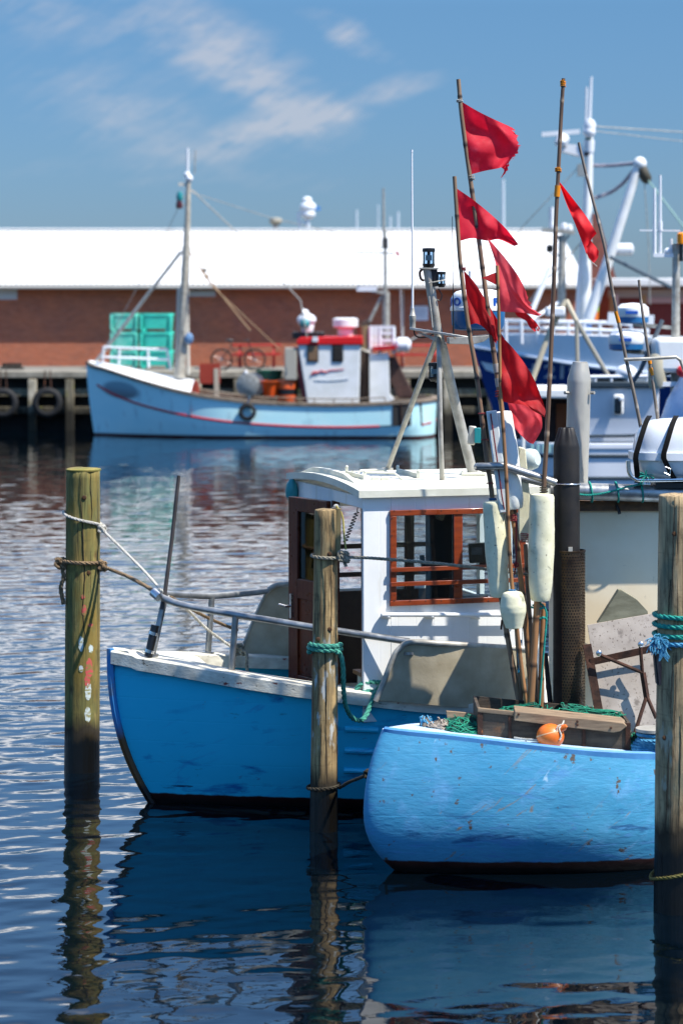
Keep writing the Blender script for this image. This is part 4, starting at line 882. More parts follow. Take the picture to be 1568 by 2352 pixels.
for k, (root, u, v, Yc, uf, rp) in enumerate(((pL, 198, 1140, YL, uL, 39.6), (pL, 207, 1312, YL, uL, 39.8), (pM, 757, 1270, YM, uM, 29), (pM, 757, 1442, YM, uM, 30), (pM, 731, 1465, YM, uM, 30), (pR, 1541, 1222, YR, uR, 51), (pR, 1520, 1688, YR, uR, 52))):
    r = S(rp, Yc)*1.002; cx = S(uf(v)-CU, Yc); x = S(u-CU, Yc)-cx; y = -math.sqrt(max(r*r-x*x, 0)); mb().ball(Vector((cx+x, Yc+y, P(0, v, Yc).z)), S(5.5, Yc), (1, .25, 1), 12, 8).build('knot', M('wood knot', '#5a3a1c', .9, col2='#2e1c0e', ns=40), root)
# ---------------------------------------------------------------- ropes
def ring(c, r, z0, z1=None, turns=1.0, a0=0, k=28, sag=0):
    z1 = z0 if z1 is None else z1; n = int(k*turns)
    return [Vector((c.x+math.cos(a0+2*PI*turns*i/n)*r, c.y+math.sin(a0+2*PI*turns*i/n)*r, z0+(z1-z0)*i/n-sag*math.sin(PI*i/n))) for i in range(n+1)]
def knot(m, c, s, r, seed, n=26):
    q = random.Random(seed); pts = []
    for i in range(n):
        a = i*1.1; pts.append(c+Vector((math.cos(a)*s*(.7+.3*q.random()), math.sin(a*1.3)*s*.7, math.sin(a*.9+q.random())*s*.8)))
    m.rope(pts, r, smooth=4)
cL = Vector((S(190-CU, YL), YL, 0)); rL = S(40, YL)
def wrap(c, r, u0, v0, u1, v1, Y, front=True, n=14):
    """rope laid over the near face of a post from (u0,v0) to (u1,v1), then round behind it"""
    z0, z1 = P(0, v0, Y-r).z, P(0, v1, Y-r).z; out = []
    for i in range(n+1): a = PI+PI*i/n; out.append(Vector((c.x+math.cos(a)*r, c.y+math.sin(a)*r, z0+(z1-z0)*i/n)))
    for i in range(1, n+1): a = PI*i/n; out.append(Vector((c.x+math.cos(a)*r, c.y+math.sin(a)*r, z1+(z0-z1)*i/n)))
    return out
GR = 'mooring ropes'
m = mb(); m.rope(wrap(cL, rL+.012, 152, 1178, 230, 1212, YL), .013, smooth=0); q0 = Vector((cL.x+rL+.012, YL-.03, P(0, 1213, YL).z))
m.rope([q0, P(282, 1262, 20.1), P(330, 1310, 19.6), P(366, 1350, 19.1), P(380, 1364, 19.05)], .012); knot(m, q0+Vector((.01, -.03, 0)), .035, .011, 3)
m.rope([P(386, 1370, 19.1), P(430, 1400, 19.4), P(470, 1440, 19.6), P(520, 1478, 19.72), P(548, 1495, 19.8)], .012)
tag(m.build('mooring_rope', m_ropew, loc=(cL.x, YL, P(0, 1215, YL).z)), 'white twisted rope sloping across the green post down to the bow rail', 'rope', GR)
m = mb(); m.rope(wrap(cL, rL+.016, 148, 1291, 232, 1296, YL), .017, smooth=0); q0 = Vector((cL.x+rL+.02, YL-.04, P(0, 1299, YL).z))
m.rope([q0, P(290, 1322, 20.0), P(330, 1343, 19.4), P(358, 1360, 19.06)], .016); knot(m, q0, .04, .015, 5)
ql = Vector((cL.x-rL-.025, YL-.04, P(0, 1293, YL).z)); knot(m, ql, .05, .015, 8); m.rope([ql, ql+Vector((.02, -.02, -.12)), ql+Vector((-.005, -.02, -.2)), ql+Vector((.02, -.02, -.34))], .019)
m.rope([P(392, 1372, 19.1), P(440, 1400, 19.5), P(490, 1425, 19.8), P(545, 1448, 20.2)], .014)
tag(m.build('mooring_rope', m_ropeb, loc=(cL.x, YL, P(0, 1300, YL).z)), 'brown rope knotted level round the green post, its frayed tail hanging down', 'rope', GR)
m = mb(); q = P(548, 1492, 19.78); knot(m, q, .05, .013, 12); m.rope([q, P(566, 1500, 19.7), P(567, 1530, 19.65), P(569, 1560, 19.6)], .014)
tag(m.build('cleat_rope', m_ropeg, loc=q), 'grey rope bunched on the far gunwale with its tail hanging inboard', 'rope')
cM = lambda v: tM.lerp(bM, (v-1172)/(1905-1172)); rM = lambda v: S(26.5+(34-26.5)*(v-1172)/733, YM)
m = mb(); c_ = cM(1282); m.rope(wrap(c_, rM(1282)+.014, 0, 1279, 0, 1285, YM), .014, smooth=0)
kq = Vector((c_.x+rM(1282)+.045, YM-.06, P(0, 1277, YM).z)); knot(m, kq, .042, .014, 21, 30); m.rope([kq-Vector((0, 0, .02)), kq+Vector((.015, -.01, -.07))], .014, smooth=3)
m.rope([kq, P(870, 1283, 18.0), P(960, 1290, 17.9), P(1050, 1299, 17.8), P(1130, 1309, 17.75), P(1230, 1322, 17.7), P(1272, 1330, 17.62)], .0125)
tag(m.build('mooring_rope', m_ropeg, loc=kq), 'grey laid rope from the slim post stretched across the cabin window', 'rope', GR)
m = mb(); m.rope(catmull([P(772, 1162, YM-.02), P(786, 1185, YM-.03), P(790, 1230, YM-.04), P(794, 1262, YM-.05)], 6), .008, smooth=0); tag(m.build('thin_line', M('yellow line fibre', '#a99b52', .85), loc=P(790, 1262, YM)), 'thin yellowish line from the bolt on top of the slim post down to its knot', 'rope')
m = mb(); c_ = cM(1485); rr_ = rM(1485)+.018
pts = ring(c_, rr_+.006, P(0, 1477, YM).z, P(0, 1497, YM).z, 2.0, R(200)); m.rope(pts, .018, smooth=0)
e = Vector((c_.x+rr_, YM-.07, P(0, 1500, YM).z))
m.rope([Vector((c_.x+rr_*.8, YM-.1, P(0, 1494, YM).z)), e, P(787, 1530, YM-.05), P(789, 1590, YM+.02), P(796, 1628, YM+.1), P(812, 1651, YM+.2), P(834, 1652, YM+.3), P(850, 1620, YM+.38), P(862, 1590, YM+.4), P(880, 1572, YM+.42), P(894, 1576, YM+.44), P(892, 1592, YM+.44), P(870, 1594, YM+.45), P(840, 1592, YM+.47), P(818, 1590, YM+.48), P(826, 1574, YM+.49), P(850, 1566, YM+.5), P(880, 1570, YM+.5), P(897, 1580, YM+.5), P(890, 1598, YM+.48), P(850, 1588, YM+.47), P(822, 1596, YM+.46)], .019)
tag(m.build('mooring_rope', m_ropet, loc=P(800, 1600, YM)), 'green rope looped twice round the slim post and coiled on the gunwale', 'rope', GR)
m = mb(); c_ = cM(1815); m.rope(wrap(c_, rM(1815)+.012, 0, 1817, 0, 1808, YM), .013, smooth=0); m.rope([Vector((c_.x+rM(1815)+.01, YM-.05, P(0, 1807, YM).z)), P(800, 1797, 17.9), P(830, 1785, 17.7), P(858, 1772, 17.5)], .013); knot(m, P(845, 1778, 17.52), .03, .012, 31, 14)
tag(m.build('mooring_rope', m_roped, loc=P(800, 1800, 17.9)), 'dark tarred rope low on the slim post leading to the round stern', 'rope', GR)
cR = lambda v: Vector((S((1562-12*(v-1138)/932)-CU, YR), YR, 0)); rR = lambda v: S(50+3*(v-1138)/932, YR)
m = mb()
for v0, v1 in ((1418, 1424), (1440, 1444), (1463, 1466)): m.rope(wrap(cR(v0), rR(v0)+.016, 0, v0, 0, v1, YR), .0165, smooth=0)
tag(m.build('mooring_rope', m_ropeT, loc=cR(1440)+Vector((0, 0, P(0, 1440, YR).z))), 'bright turquoise rope wound three times round the thick pale brown post', 'rope', GR)
m = mb(); m.rope(wrap(cR(1482), rR(1482)+.018, 0, 1480, 0, 1484, YR), .0165, smooth=0)
kq = P(1503, 1476, YR-.14)
for i in range(90):
    d = Vector((random.gauss(0, .6), random.gauss(-.2, .4), random.gauss(-.3, .8))); d.normalize(); a_ = kq+Vector((random.uniform(-.02, .05), 0, random.uniform(-.02, .03)))
    m.tube(catmull([a_, a_+d*.03, a_+d*.05+Vector((random.uniform(-.01, .02), 0, -.02))], 3), .0028, 4)
for i in range(22):
    a_ = P(1520+random.uniform(-4, 6), 1484, YR-.16); m.tube([a_, a_+Vector((random.uniform(-.02, .03), 0, -.05)), a_+Vector((random.uniform(-.03, .04), 0, -random.uniform(.06, .1)))], .0028, 4)
tag(m.build('mooring_rope', m_ropec, loc=kq), 'pale blue rope with frayed end tied round the thick post under the turquoise turns', 'rope', GR)
m = mb(); m.rope(wrap(cR(2015), rR(2015)+.012, 0, 2032, 0, 1992, YR), .012, smooth=0)
tag(m.build('mooring_rope', M('olive rope fibre', '#5d5626', .9), loc=cR(2015)+Vector((0, 0, .1))), 'thin olive rope round the wet foot of the thick pale brown post', 'rope', GR)

# ---------------------------------------------------------------- bamboo flag markers
def bamboo(root, pts, Y, r, mat, step=.3, name='pole', seed=0):
    c = resample(catmull([P(u, v, Y+(dy[0] if dy else 0)) for u, v, *dy in pts], 8), .018); q = random.Random(seed)
    d = 0; nxt = q.uniform(.1, step); rad = []; rg = []; ln = len(c)
    nodes = []
    tot = .018*ln
    x = nxt
    while x < tot: nodes.append(x); x += step*q.uniform(.75, 1.25)
    for i in range(ln):
        s = i*.018; k = min((abs(s-n) for n in nodes), default=1); b = max(0, 1-k/.02)
        rad.append(r*(.72+.28*i/ln)*(1+.18*b)); rg += [min(1, b*1.5)]*10
    m = mb().tube(c, rad, 10); m.ring = rg; return m.build(name, mat, root, ang=60)
def flag(root, ribs, Y, mat, seed=0, nu=26, nv=20, ragged=0, name='flag', parent=None, fold=.02):
    R_ = [catmull([Vector((u, v, d*.65)) for u, v, d in r], 8) for r in ribs]
    R_ = [[r[min(int(i*(len(r)-1)/nu), len(r)-1)] for i in range(nu+1)] for r in [resample(r, 1.0) if len(r) > 2 else r for r in R_]]
    cols = []
    for i in range(nu+1):
        c = catmull([r[i] for r in R_], 10); c = [c[int(round(j*(len(c)-1)/nv))] for j in range(nv+1)]; cols.append(c)
    q = random.Random(seed); rows = []
    for j in range(nv+1):
        row = []
        for i in range(nu+1):
            p = cols[i][j].copy(); f = i/nu
            p.z += fold*f**.6*math.sin(7*f+4.5*j/nv+seed)+fold*.6*math.sin(13*f-6*j/nv+seed*2)*f**.7+fold*.7*noise.noise(Vector((i*.16, j*.16, seed)))
            if ragged and i == nu: p.x += q.uniform(-ragged, ragged*.5); p.y += q.uniform(-2, 2)
            if ragged and i == nu-1: p.x += q.uniform(-ragged, ragged)*.3
            row.append(P(p.x, p.y, Y+p.z))
        rows.append(row)
    m = mb(); vs = [p for r in rows for p in r]; fs = []; w_ = nu+1
    for j in range(nv):
        for i in range(nu):
            if ragged and ((i == nu-1 and q.random() < .45) or (i == nu-2 and q.random() < .12)): continue
            fs.append((j*w_+i, j*w_+i+1, (j+1)*w_+i+1, (j+1)*w_+i))
    m.add(vs, fs); return m.build(name, mat, parent or root, ang=180)
def tie(root, u, v, Y, r, mat, n=3, h=.03, name='lashing'):
    c = P(u, v, Y); m = mb(); m.rope([c+Vector((math.cos(i*.6)*r, math.sin(i*.6)*r, -h/2+h*i/(10*n))) for i in range(10*n+1)], .005, smooth=0); m.build(name, mat, root)
def floatm(root, a, b, Y, prof, mat=m_styro, seed=1, name='float', n=26, flat=0):
    a, b = P(*a, Y), P(*b, Y); ax = b-a; L = ax.length
    big = []
    for j in range(31):
        f = j/30; big.append((ip(f, prof)*1.0, f*L))
    big = [(big[0][0]*.55, .0)]+[(big[0][0]*.93, .006)]+big[1:-1]+[(big[-1][0]*.93, L-.006), (big[-1][0]*.5, L)]
    md = lambda t, h: 1+.05*noise.noise(Vector((math.cos(t)*1.2+seed, math.sin(t)*1.2, h*5)))+.02*noise.noise(Vector((math.cos(t)*5, math.sin(t)*5+seed, h*22)))
    return mb().lathe(big, a, ax, n, md).build(name, mat, root, ang=50)
GM = 'bamboo marker poles'
YA, YB, YC, YD = 17.62, 17.60, 17.40, 17.46
mA = thing('marker_pole', 'tallest flag pole of the bunch, large ragged red flag, long white slab float', 'marker pole', P(1205, 1640, YA), 0, GM)
bamboo(mA, [(1052, 182), (1060, 270), (1078, 402), (1092, 500), (1108, 620), (1122, 730), (1136, 830), (1146, 900), (1160, 1000), (1180, 1180), (1195, 1330), (1210, 1480), (1224, 1640, .1)], YA, .022, m_bamboo, seed=1)
fA = flag(mA, [[(1054, 230, 0), (1094, 254, -.05), (1136, 275, .03), (1176, 293, .1)], [(1060, 285, 0), (1105, 298, .08), (1152, 309, -.04), (1190, 318, .05)], [(1067, 340, 0), (1105, 346, -.05), (1150, 352, .06), (1191, 347, 0)], [(1076, 402, 0), (1110, 393, .04), (1145, 386, -.04), (1168, 377, .08)]], YA, m_flag, 1, 34, 26, 7)
flag(mA, [[(1150, 384, 0), (1158, 381, .02), (1168, 376, 0)], [(1157, 392, .02), (1162, 391, 0), (1167, 388, .01)], [(1149, 409, 0), (1152, 407, 0), (1155, 403, 0)]], YA, m_flag, 3, 6, 8, 2, 'flag_tatter', fA)
flag(mA, [[(1163, 918, .05), (1190, 928, .05), (1220, 935, .08), (1243, 955, .05)], [(1172, 950, .06), (1195, 960, .1), (1222, 965, .02), (1243, 985, .05)], [(1182, 985, .05), (1198, 1002, .02), (1213, 1016, .08), (1224, 1020, .05)]], YA, m_flag2, 4, 24, 20)
floatm(mA, (1150, 945), (1180, 1170), YA-.05, [(0, S(24, YA)), (.5, S(27, YA)), (.9, S(24, YA)), (1, S(20, YA))], M('clean white styrofoam', '#dde0da', .8, bump=.2, bs=40, spots=('#8f8a72', 18, .69, .04)), 3)
mb().box(P(1143, 1060, YA-.12), (.075, .05, .74), Matrix.Rotation(R(-7.5), 3, 'Y')).build('float_board', M('white float board', '#d5dad6', .7, bump=.15), mA, bevel=.006)
mb().rope([P(1126, 950, YA-.16), P(1140, 1050, YA-.16), P(1152, 1140, YA-.16), P(1158, 1172, YA-.14)], .006).build('twine', m_twiner, mA)
tie(mA, 1145, 905, YA, .026, m_twiner, 3, .05); tie(mA, 1055, 232, YA, .022, m_ropew, 2, .02); tie(mA, 1082, 408, YA, .024, m_galv, 2, .03)
for v, u in ((835, 1138), (868, 1143)): mb().tube([P(u, v, YA), P(u+3, v+20, YA)], .027, 10).build('tape_band', m_pipe, mA)
mB = thing('marker_pole', 'bamboo pole with two red pennants, its long dirty white float before the cabin window', 'marker pole', P(1200, 1640, YB), 0, GM)
bamboo(mB, [(1043, 405), (1049, 500), (1056, 600), (1068, 700), (1080, 780), (1092, 850), (1106, 960), (1118, 1060), (1130, 1146), (1150, 1370), (1175, 1520), (1196, 1640)], YB, .021, m_bamboo, seed=2)
flag(mB, [[(1044, 430, 0), (1082, 456, -.04), (1124, 490, .04), (1160, 524, 0), (1189, 560, .05)], [(1050, 490, 0), (1085, 500, .06), (1115, 520, -.06), (1150, 540, .05), (1187, 563, .05)], [(1057, 553, 0), (1085, 547, -.04), (1118, 553, .05), (1145, 550, -.03), (1180, 565, .05)]], YB, m_flag, 6, 30, 20)
flag(mB, [[(1064, 620, 0), (1090, 650, -.03), (1115, 690, .03), (1142, 735, 0)], [(1071, 680, 0), (1092, 700, .05), (1115, 730, -.04), (1141, 765, .03)], [(1079, 746, 0), (1095, 743, -.03), (1115, 757, .04), (1139, 790, 0)]], YB, m_flag3, 8, 24, 18)
floatm(mB, (1130, 1150), (1147, 1372), YB-.06, [(0, S(22, YB)), (.12, S(23, YB)), (.5, S(26, YB)), (.9, S(23, YB)), (1, S(20, YB))], seed=5)
for u, v in ((1105, 950), (1112, 1010), (1120, 1075), (1124, 1110)): tie(mB, u, v, YB, .024, m_twiner, 1, .008)
tie(mB, 1131, 1147, YB-.05, .026, M('blue twine', '#1f4f78', .8), 2, .016); tie(mB, 1063, 618, YB, .02, m_twiner, 2, .02)
mC = thing('marker_pole', 'orange brown bamboo pole with a faded and a dark red flag, round float', 'marker pole', P(1215, 1640, YC), 0, GM)
bamboo(mC, [(1141, 610), (1144, 690), (1146, 780), (1149, 900), (1156, 1000), (1162, 1100), (1169, 1260), (1175, 1345), (1186, 1440), (1200, 1560), (1213, 1640)], YC, .0165, m_bamboo2, seed=3, step=.34)
fC = flag(mC, [[(1118, 545, .02), (1140, 570, -.03), (1165, 600, .03), (1190, 635, -.02), (1210, 675, .03)], [(1138, 608, 0), (1155, 630, .05), (1180, 665, -.04), (1205, 695, .03), (1222, 705, 0)], [(1142, 665, 0), (1165, 680, -.04), (1190, 695, .05), (1215, 710, -.03), (1240, 722, .02)], [(1147, 715, 0), (1170, 717, .03), (1195, 718, -.03), (1220, 722, .03), (1242, 728, 0)]], YC, m_flag2, 11, 30, 24, 4)
flag(mC, [[(1180, 714, 0), (1205, 718, .02), (1228, 738, 0), (1240, 756, 0)], [(1184, 722, 0), (1206, 728, .02), (1222, 745, 0), (1236, 760, 0)], [(1188, 727, 0), (1207, 737, .01), (1216, 752, 0), (1231, 764, 0)]], YC+.02, m_flag3, 12, 16, 6, 4, 'flag_tatter', fC)
mb().add([P(1106, 638, YC), P(1140, 625, YC), P(1140, 655, YC), P(1122, 645, YC-.02)], [(0, 1, 3), (0, 3, 2), (3, 1, 2)]).build('flag_corner', m_flag3, fC)
fC2 = flag(mC, [[(1147, 772, 0), (1165, 786, -.03), (1198, 826, .03), (1228, 876, -.02), (1250, 936, .03)], [(1147, 830, 0), (1168, 846, .06), (1194, 872, -.05), (1224, 908, .05), (1252, 946, .02)], [(1147, 880, 0), (1168, 890, -.04), (1192, 910, .05), (1222, 935, -.03), (1250, 955, .02)], [(1148, 921, 0), (1172, 926, .03), (1202, 931, -.03), (1228, 946, .04), (1250, 958, .02)]], YC, m_flag3, 14, 32, 26)
flag(mC, [[(1126, 745, 0), (1140, 752, .02), (1158, 778, 0)], [(1130, 765, 0), (1142, 772, .02), (1156, 790, 0)], [(1134, 778, 0), (1142, 784, 0), (1150, 795, 0)]], YC+.03, m_flag3, 15, 10, 8, 0, 'flag_corner', fC2)
floatm(mC, (1176, 1358), (1180, 1444), YC-.07, [(0, S(19, YC)), (.12, S(25, YC)), (.4, S(30, YC)), (.55, S(29.5, YC)), (.9, S(21, YC)), (1, S(19, YC))], seed=8)
tie(mC, 1176, 1357, YC-.04, .026, M('blue cord', '#1e6d9c', .8), 2, .016); mb().tube([P(1152, 1424, YC-.05), P(1150, 1446, YC-.05)], .008, 6).build('peg', m_rust, mC)
mD = thing('marker_pole', 'tall dark bamboo pole standing apart, folded bright red pennant, thick white float', 'marker pole', P(1220, 1640, YD), 0, GM)
bamboo(mD, [(1293, 180), (1288, 260), (1282, 380), (1276, 500), (1272, 620), (1268, 720), (1262, 860), (1255, 1000), (1249, 1100), (1242, 1250), (1236, 1380), (1226, 1520), (1218, 1640)], YD, .0195, M('dark bamboo', '#7d6048', .45, col2='#55402f', ns=5, st=(6, 6, .35), ring='#9a8670', coat=.15), seed=4, step=.36)
flag(mD, [[(1283, 416, 0), (1316, 458, -.02), (1346, 498, .03), (1369, 536, 0)], [(1283, 418, .01), (1308, 470, .07), (1332, 520, -.05), (1356, 552, .04)], [(1283, 421, 0), (1300, 468, -.01), (1320, 515, .02), (1344, 578, 0)]], YD, M('bright red pennant', '#e0131f', .7, trans=.4, bump=.1), 17, 28, 16, fold=.008)
flag(mD, [[(1354, 551, 0), (1366, 565, .04), (1374, 577, 0)], [(1348, 565, .03), (1360, 585, -.02), (1372, 592, 0)], [(1343, 577, 0), (1352, 596, .01), (1363, 604, 0)]], YD-.01, M('bright red fold', '#d81a24', .7, trans=.45), 18, 14, 12, fold=.006)
mb().rope([P(1344, 578, YD), P(1352, 595, YD-.02), P(1370, 612, YD-.02)], .004).build('string', m_ropew, mD)
floatm(mD, (1244, 1134), (1240, 1381), YD-.06, [(0, S(27, YD)), (.1, S(28, YD)), (.5, S(30, YD)), (.85, S(27, YD)), (1, S(22, YD))], seed=10)
mb().tube([P(1280, 426, YD), P(1278, 452, YD)], .0215, 12).build('tape_band', m_tape, mD); tie(mD, 1281, 390, YD, .022, m_tape, 3, .03); tie(mD, 1292, 192, YD, .019, m_tape, 4, .045); tie(mD, 1248, 1126, YD, .028, m_roped, 3, .05)
mE = thing('marker_pole', 'slender grey bamboo pole with one orange band, taller of the two flagless ones', 'marker pole', P(1475, 1000, 17.95), 0, GM)
bamboo(mE, [(1328, 327), (1345, 400), (1366, 480), (1388, 570), (1402, 650), (1422, 750), (1440, 840), (1456, 910), (1474, 1000), (1482, 1050)], 17.98, .0145, m_bamboo3, seed=6)
mb().tube([P(1413, 715, 17.98), P(1420, 741, 17.98)], .0155, 10).build('tape_band', m_tape, mE)
mF = thing('marker_pole', 'short grey bamboo pole with two orange bands, rising behind the life raft', 'marker pole', P(1518, 1000, 17.98), 0, GM)
bamboo(mF, [(1466, 643), (1472, 700), (1482, 770), (1492, 840), (1501, 900), (1510, 970), (1515, 1020)], 18.0, .0135, m_bamboo3, seed=7)
for a, b in (((1489.5, 822), (1492, 836)), ((1493, 845), (1497, 862))): mb().tube([P(*a, 18.0), P(*b, 18.0)], .0148, 10).build('tape_band', m_tape, mF)
# loose poles and the slab float at the foot of the bunch
GL = 'loose poles at the foot of the bunch'
for i, (pts, Y, r, mt, lb) in enumerate((([(1173, 1172), (1184, 1240), (1196, 1330), (1206, 1420), (1218, 1560), (1222, 1640)], 17.55, .019, m_bamboo2, 'brown bamboo stem with a knotted red twine tied round its top'), ([(1232, 1378), (1228, 1460), (1222, 1550), (1216, 1640)], 17.40, .026, m_bamboo2, 'thick pale bamboo stem coming out under the thick white float'), ([(1247, 1385), (1244, 1480), (1242, 1560), (1240, 1640)], 17.5, .021, m_bamboo2, 'brown bamboo stem beside the turquoise cord'), ([(1184, 1440), (1190, 1520), (1198, 1640)], 17.6, .016, m_bamboo, 'thin dark stem coming out under the round float'), ([(1252, 1500), (1258, 1570), (1266, 1640)], 17.7, .02, M('black pole', '#2b2d30', .5), 'black pole slanting toward the perforated pipe'), ([(1206, 1250), (1214, 1400), (1226, 1520), (1232, 1640)], 17.85, .02, m_bamboo, 'dark stem hanging below the narrow slab float'))):
    t_ = thing('loose_pole', lb, 'pole', P(pts[-1][0], pts[-1][1], Y), 0, GL); bamboo(t_, pts, Y, r/.9, mt, seed=20+i)
    if i == 0: tie(t_, 1178, 1190, Y, .024, m_twiner, 4, .05); mb().rope([P(1184, 1195, Y-.04), P(1185, 1250, Y-.05), P(1184, 1295, Y-.04), P(1180, 1320, Y-.04)], .006).build('twine', m_twiner, t_); m_ = mb(); knot(m_, P(1185, 1297, Y-.05), .018, .006, 4, 12); m_.build('knot', m_twiner, t_)
    if i == 5: tie(t_, 1206, 1236, Y, .035, m_twiner, 5, .07)
    if i == 2: mb().rope([P(1222, 1391, 17.42), P(1240, 1386, 17.42), P(1252, 1400, 17.42), P(1254, 1420, 17.42), P(1250, 1470, 17.42), P(1244, 1540, 17.42), P(1238, 1620, 17.42)], .008).rope([P(1218, 1394, 17.42), P(1234, 1398, 17.4), P(1248, 1396, 17.42)], .008).rope([P(1236, 1424, 17.42), P(1246, 1418, 17.4), P(1254, 1422, 17.42)], .01).build('cord', m_ropeT, t_)
mb().prism([P(1190, 1026, 17.95), P(1206, 1030, 17.95), P(1218, 1160, 17.95), P(1214, 1230, 17.95), P(1206, 1246, 17.95), P(1190, 1240, 17.95)], (0, .05, 0)).build('slab_float', m_styro, loc=P(1204, 1246, 17.95), bevel=.008, smooth=False, label='narrow stained slab float hanging behind the pole rack, red twine at its foot', cat='float')
mb().rope([P(1195, 1470, 17.45), P(1190, 1500, 17.44), P(1194, 1530, 17.44), P(1191, 1545, 17.44)], .012).build('cord_end', M('blue cord end', '#1c7f9c', .8), loc=P(1192, 1545, 17.45), label='short blue cord end hanging on the thin dark stem', cat='rope')

# ---------------------------------------------------------------- gear on the stern deck
YX = 16.95
bx = thing('net_box', 'weathered wooden box with a loose plank along its top, on the blue stern', 'wooden box', P(1270, 1720, YX), 0)
TL, TR, BL, BR = P(1096, 1628, YX), P(1447, 1661, YX-.02), P(1096, 1694, YX), P(1447, 1735, YX-.02)
mb().prism([TL, TR, BR, BL], (0, .022, 0)).build('front_panel', m_boxd, bx, bevel=.003, smooth=False)
for a_, b_, s_ in ((TL, BL, .02), (TR, BR, -.02)): mb().prism([a_, a_+Vector((0, .55, 0)), b_+Vector((0, .55, 0)), b_], (s_, 0, 0)).build('side_panel', m_boxd, bx, smooth=False)
mb().prism([q+Vector((0, .55, 0)) for q in (TL, TR, BR, BL)], (0, .02, 0)).build('back_panel', m_boxd, bx, smooth=False)
for u in (1102, 1170, 1340, 1441):
    f = (u-1096)/351; mb().beam(TL.lerp(TR, f)+Vector((0, -.006, 0)), BL.lerp(BR, f)+Vector((0, -.006, 0)), .02 if 1110 < u < 1430 else .035, .014, (0, 1, 0)).build('batten', m_rust, bx)
mb().beam(TL+Vector((0, -.004, -.005)), TL.lerp(TR, .3)+Vector((0, -.004, -.008)), .03, .03).build('top_edge', m_boxw, bx, bevel=.004)
q = [P(1182, 1634, YX-.06), P(1300, 1647, YX-.06), P(1430, 1661, YX-.06), P(1439, 1668, YX-.06), P(1424, 1680, YX-.06), P(1408, 1683, YX-.06), P(1330, 1674, YX-.06), P(1180, 1655, YX-.06)]
mb().prism(q, (0, .14, .02)).build('loose_plank', m_boxw, bx, bevel=.004, smooth=False)
for u, v in ((1190, 1641), (1325, 1657), (1325, 1665), (1402, 1672)): mb().ball(P(u, v, YX-.065), .009, (1, .4, 1), 8, 5).build('nail', m_rust, bx)
mb().prism([P(1024, 1633, 17.4), P(1095, 1640, 17.4), P(1095, 1660, 17.4), P(1028, 1662, 17.4)], (0, .03, .0)).build('plank', m_boxw, loc=P(1060, 1662, 17.4), smooth=False, bevel=.004, label='short rusty nailed plank end lying behind the pale net', cat='plank')
by = thing('orange_buoy', 'round orange buoy with a pale band hanging before the wooden box', 'buoy', P(1262, 1722, 16.8), 0)
cb = P(1263, 1691, 16.8); rb = S(31, 16.8)
mb().ball(cb, rb, (1.03, 1, .93), 30, 18).build('ball', m_buoy, by)
ba = mb(); rows = []
for s_ in (-1, 1):
    rows.append([])
    for i in range(41):
        a = 2*PI*i/40; d = Vector((math.cos(a), math.sin(a), .42*math.cos(a+PI*.25)+.06*s_+.22)); d.normalize(); rows[-1].append(cb+Vector((d.x*rb*1.038, d.y*rb*1.008, d.z*rb*.94)))
ba.grid(rows).build('pale_band', M('buoy band', '#dfa878', .6), by)
mb().lathe([(.02, 0), (.022, .03), (.012, .05)], cb+Vector((rb*.75, -.03, rb*.55)), (.6, -.3, .5), 12).build('eye', m_buoy, by)
mb().rope([P(1294, 1656, 16.86), P(1290, 1666, 16.78), P(1283, 1674, 16.74), P(1288, 1690, 16.72), P(1284, 1700, 16.71)], .007).rope([P(1292, 1664, 16.78), P(1280, 1668, 16.74), P(1276, 1680, 16.73)], .006).build('tie_rope', m_ropew, by)
mb().rope([P(1180, 1694, 16.9), P(1200, 1697, 16.86), P(1234, 1700, 16.8)], .008).rope([P(1205, 1696, 16.86), P(1208, 1706, 16.85)], .005).build('tail_rope', m_ropew, by)
def netheap(name, c, sx, sy, sz, n, mat, seed, lb, r=.0032, knots=True):
    q = random.Random(seed); m = mb()
    def surf(a, t, k=1.0):
        b = 1+.3*noise.noise(Vector((math.cos(a)*1.5+seed, math.sin(a)*1.5, t*2)))
        return c+Vector((math.cos(a)*sx*math.sqrt(max(0, 1-t*t))*b*k, math.sin(a)*sy*math.sqrt(max(0, 1-t*t))*b*k, sz*t*b*k))
    rows = [[surf(2*PI*i/28, j/8*.98, .93) for i in range(28)] for j in range(9)]
    core = mb().grid(rows, True)
    for i in range(n):
        a = q.uniform(0, 2*PI); t = q.uniform(0, .85); da = q.choice((-1, 1))*q.uniform(.35, 1.0); dt = q.uniform(-.35, .45); k0 = q.uniform(.94, 1.06)
        pts = [surf(a+da*f/6, max(0, min(.97, t+dt*f/6+.05*q.uniform(-1, 1))), k0+.03*q.uniform(-1, 1)) for f in range(7)]
        m.tube(catmull(pts, 3), r, 4)
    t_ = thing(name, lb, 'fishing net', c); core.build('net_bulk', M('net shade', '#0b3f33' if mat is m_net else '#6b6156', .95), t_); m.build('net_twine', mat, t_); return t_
netheap('fishing_net', P(1058, 1693, 17.08), .19, .16, .14, 240, m_net, 3, 'green net bundle on the stern to the side of the wooden box', .0035)
netheap('fishing_net', P(1016, 1688, 17.1), .13, .12, .11, 90, m_net2, 4, 'pale cream net edging bunched beside the green net bundle', .006)
netheap('fishing_net', P(978, 1680, 17.1), .055, .06, .11, 40, m_ropec, 5, 'small tuft of pale blue rope ends on the tip of the stern', .005)
netheap('fishing_net', P(1270, 1678, 17.25), .52, .2, .17, 330, m_net, 6, 'green net heaped inside the wooden box behind its top plank', .0035)
netheap('fishing_net', P(1458, 1738, 17.0), .09, .1, .16, 160, m_net, 8, 'green net end spilling out between the box and the bollard', .0035)
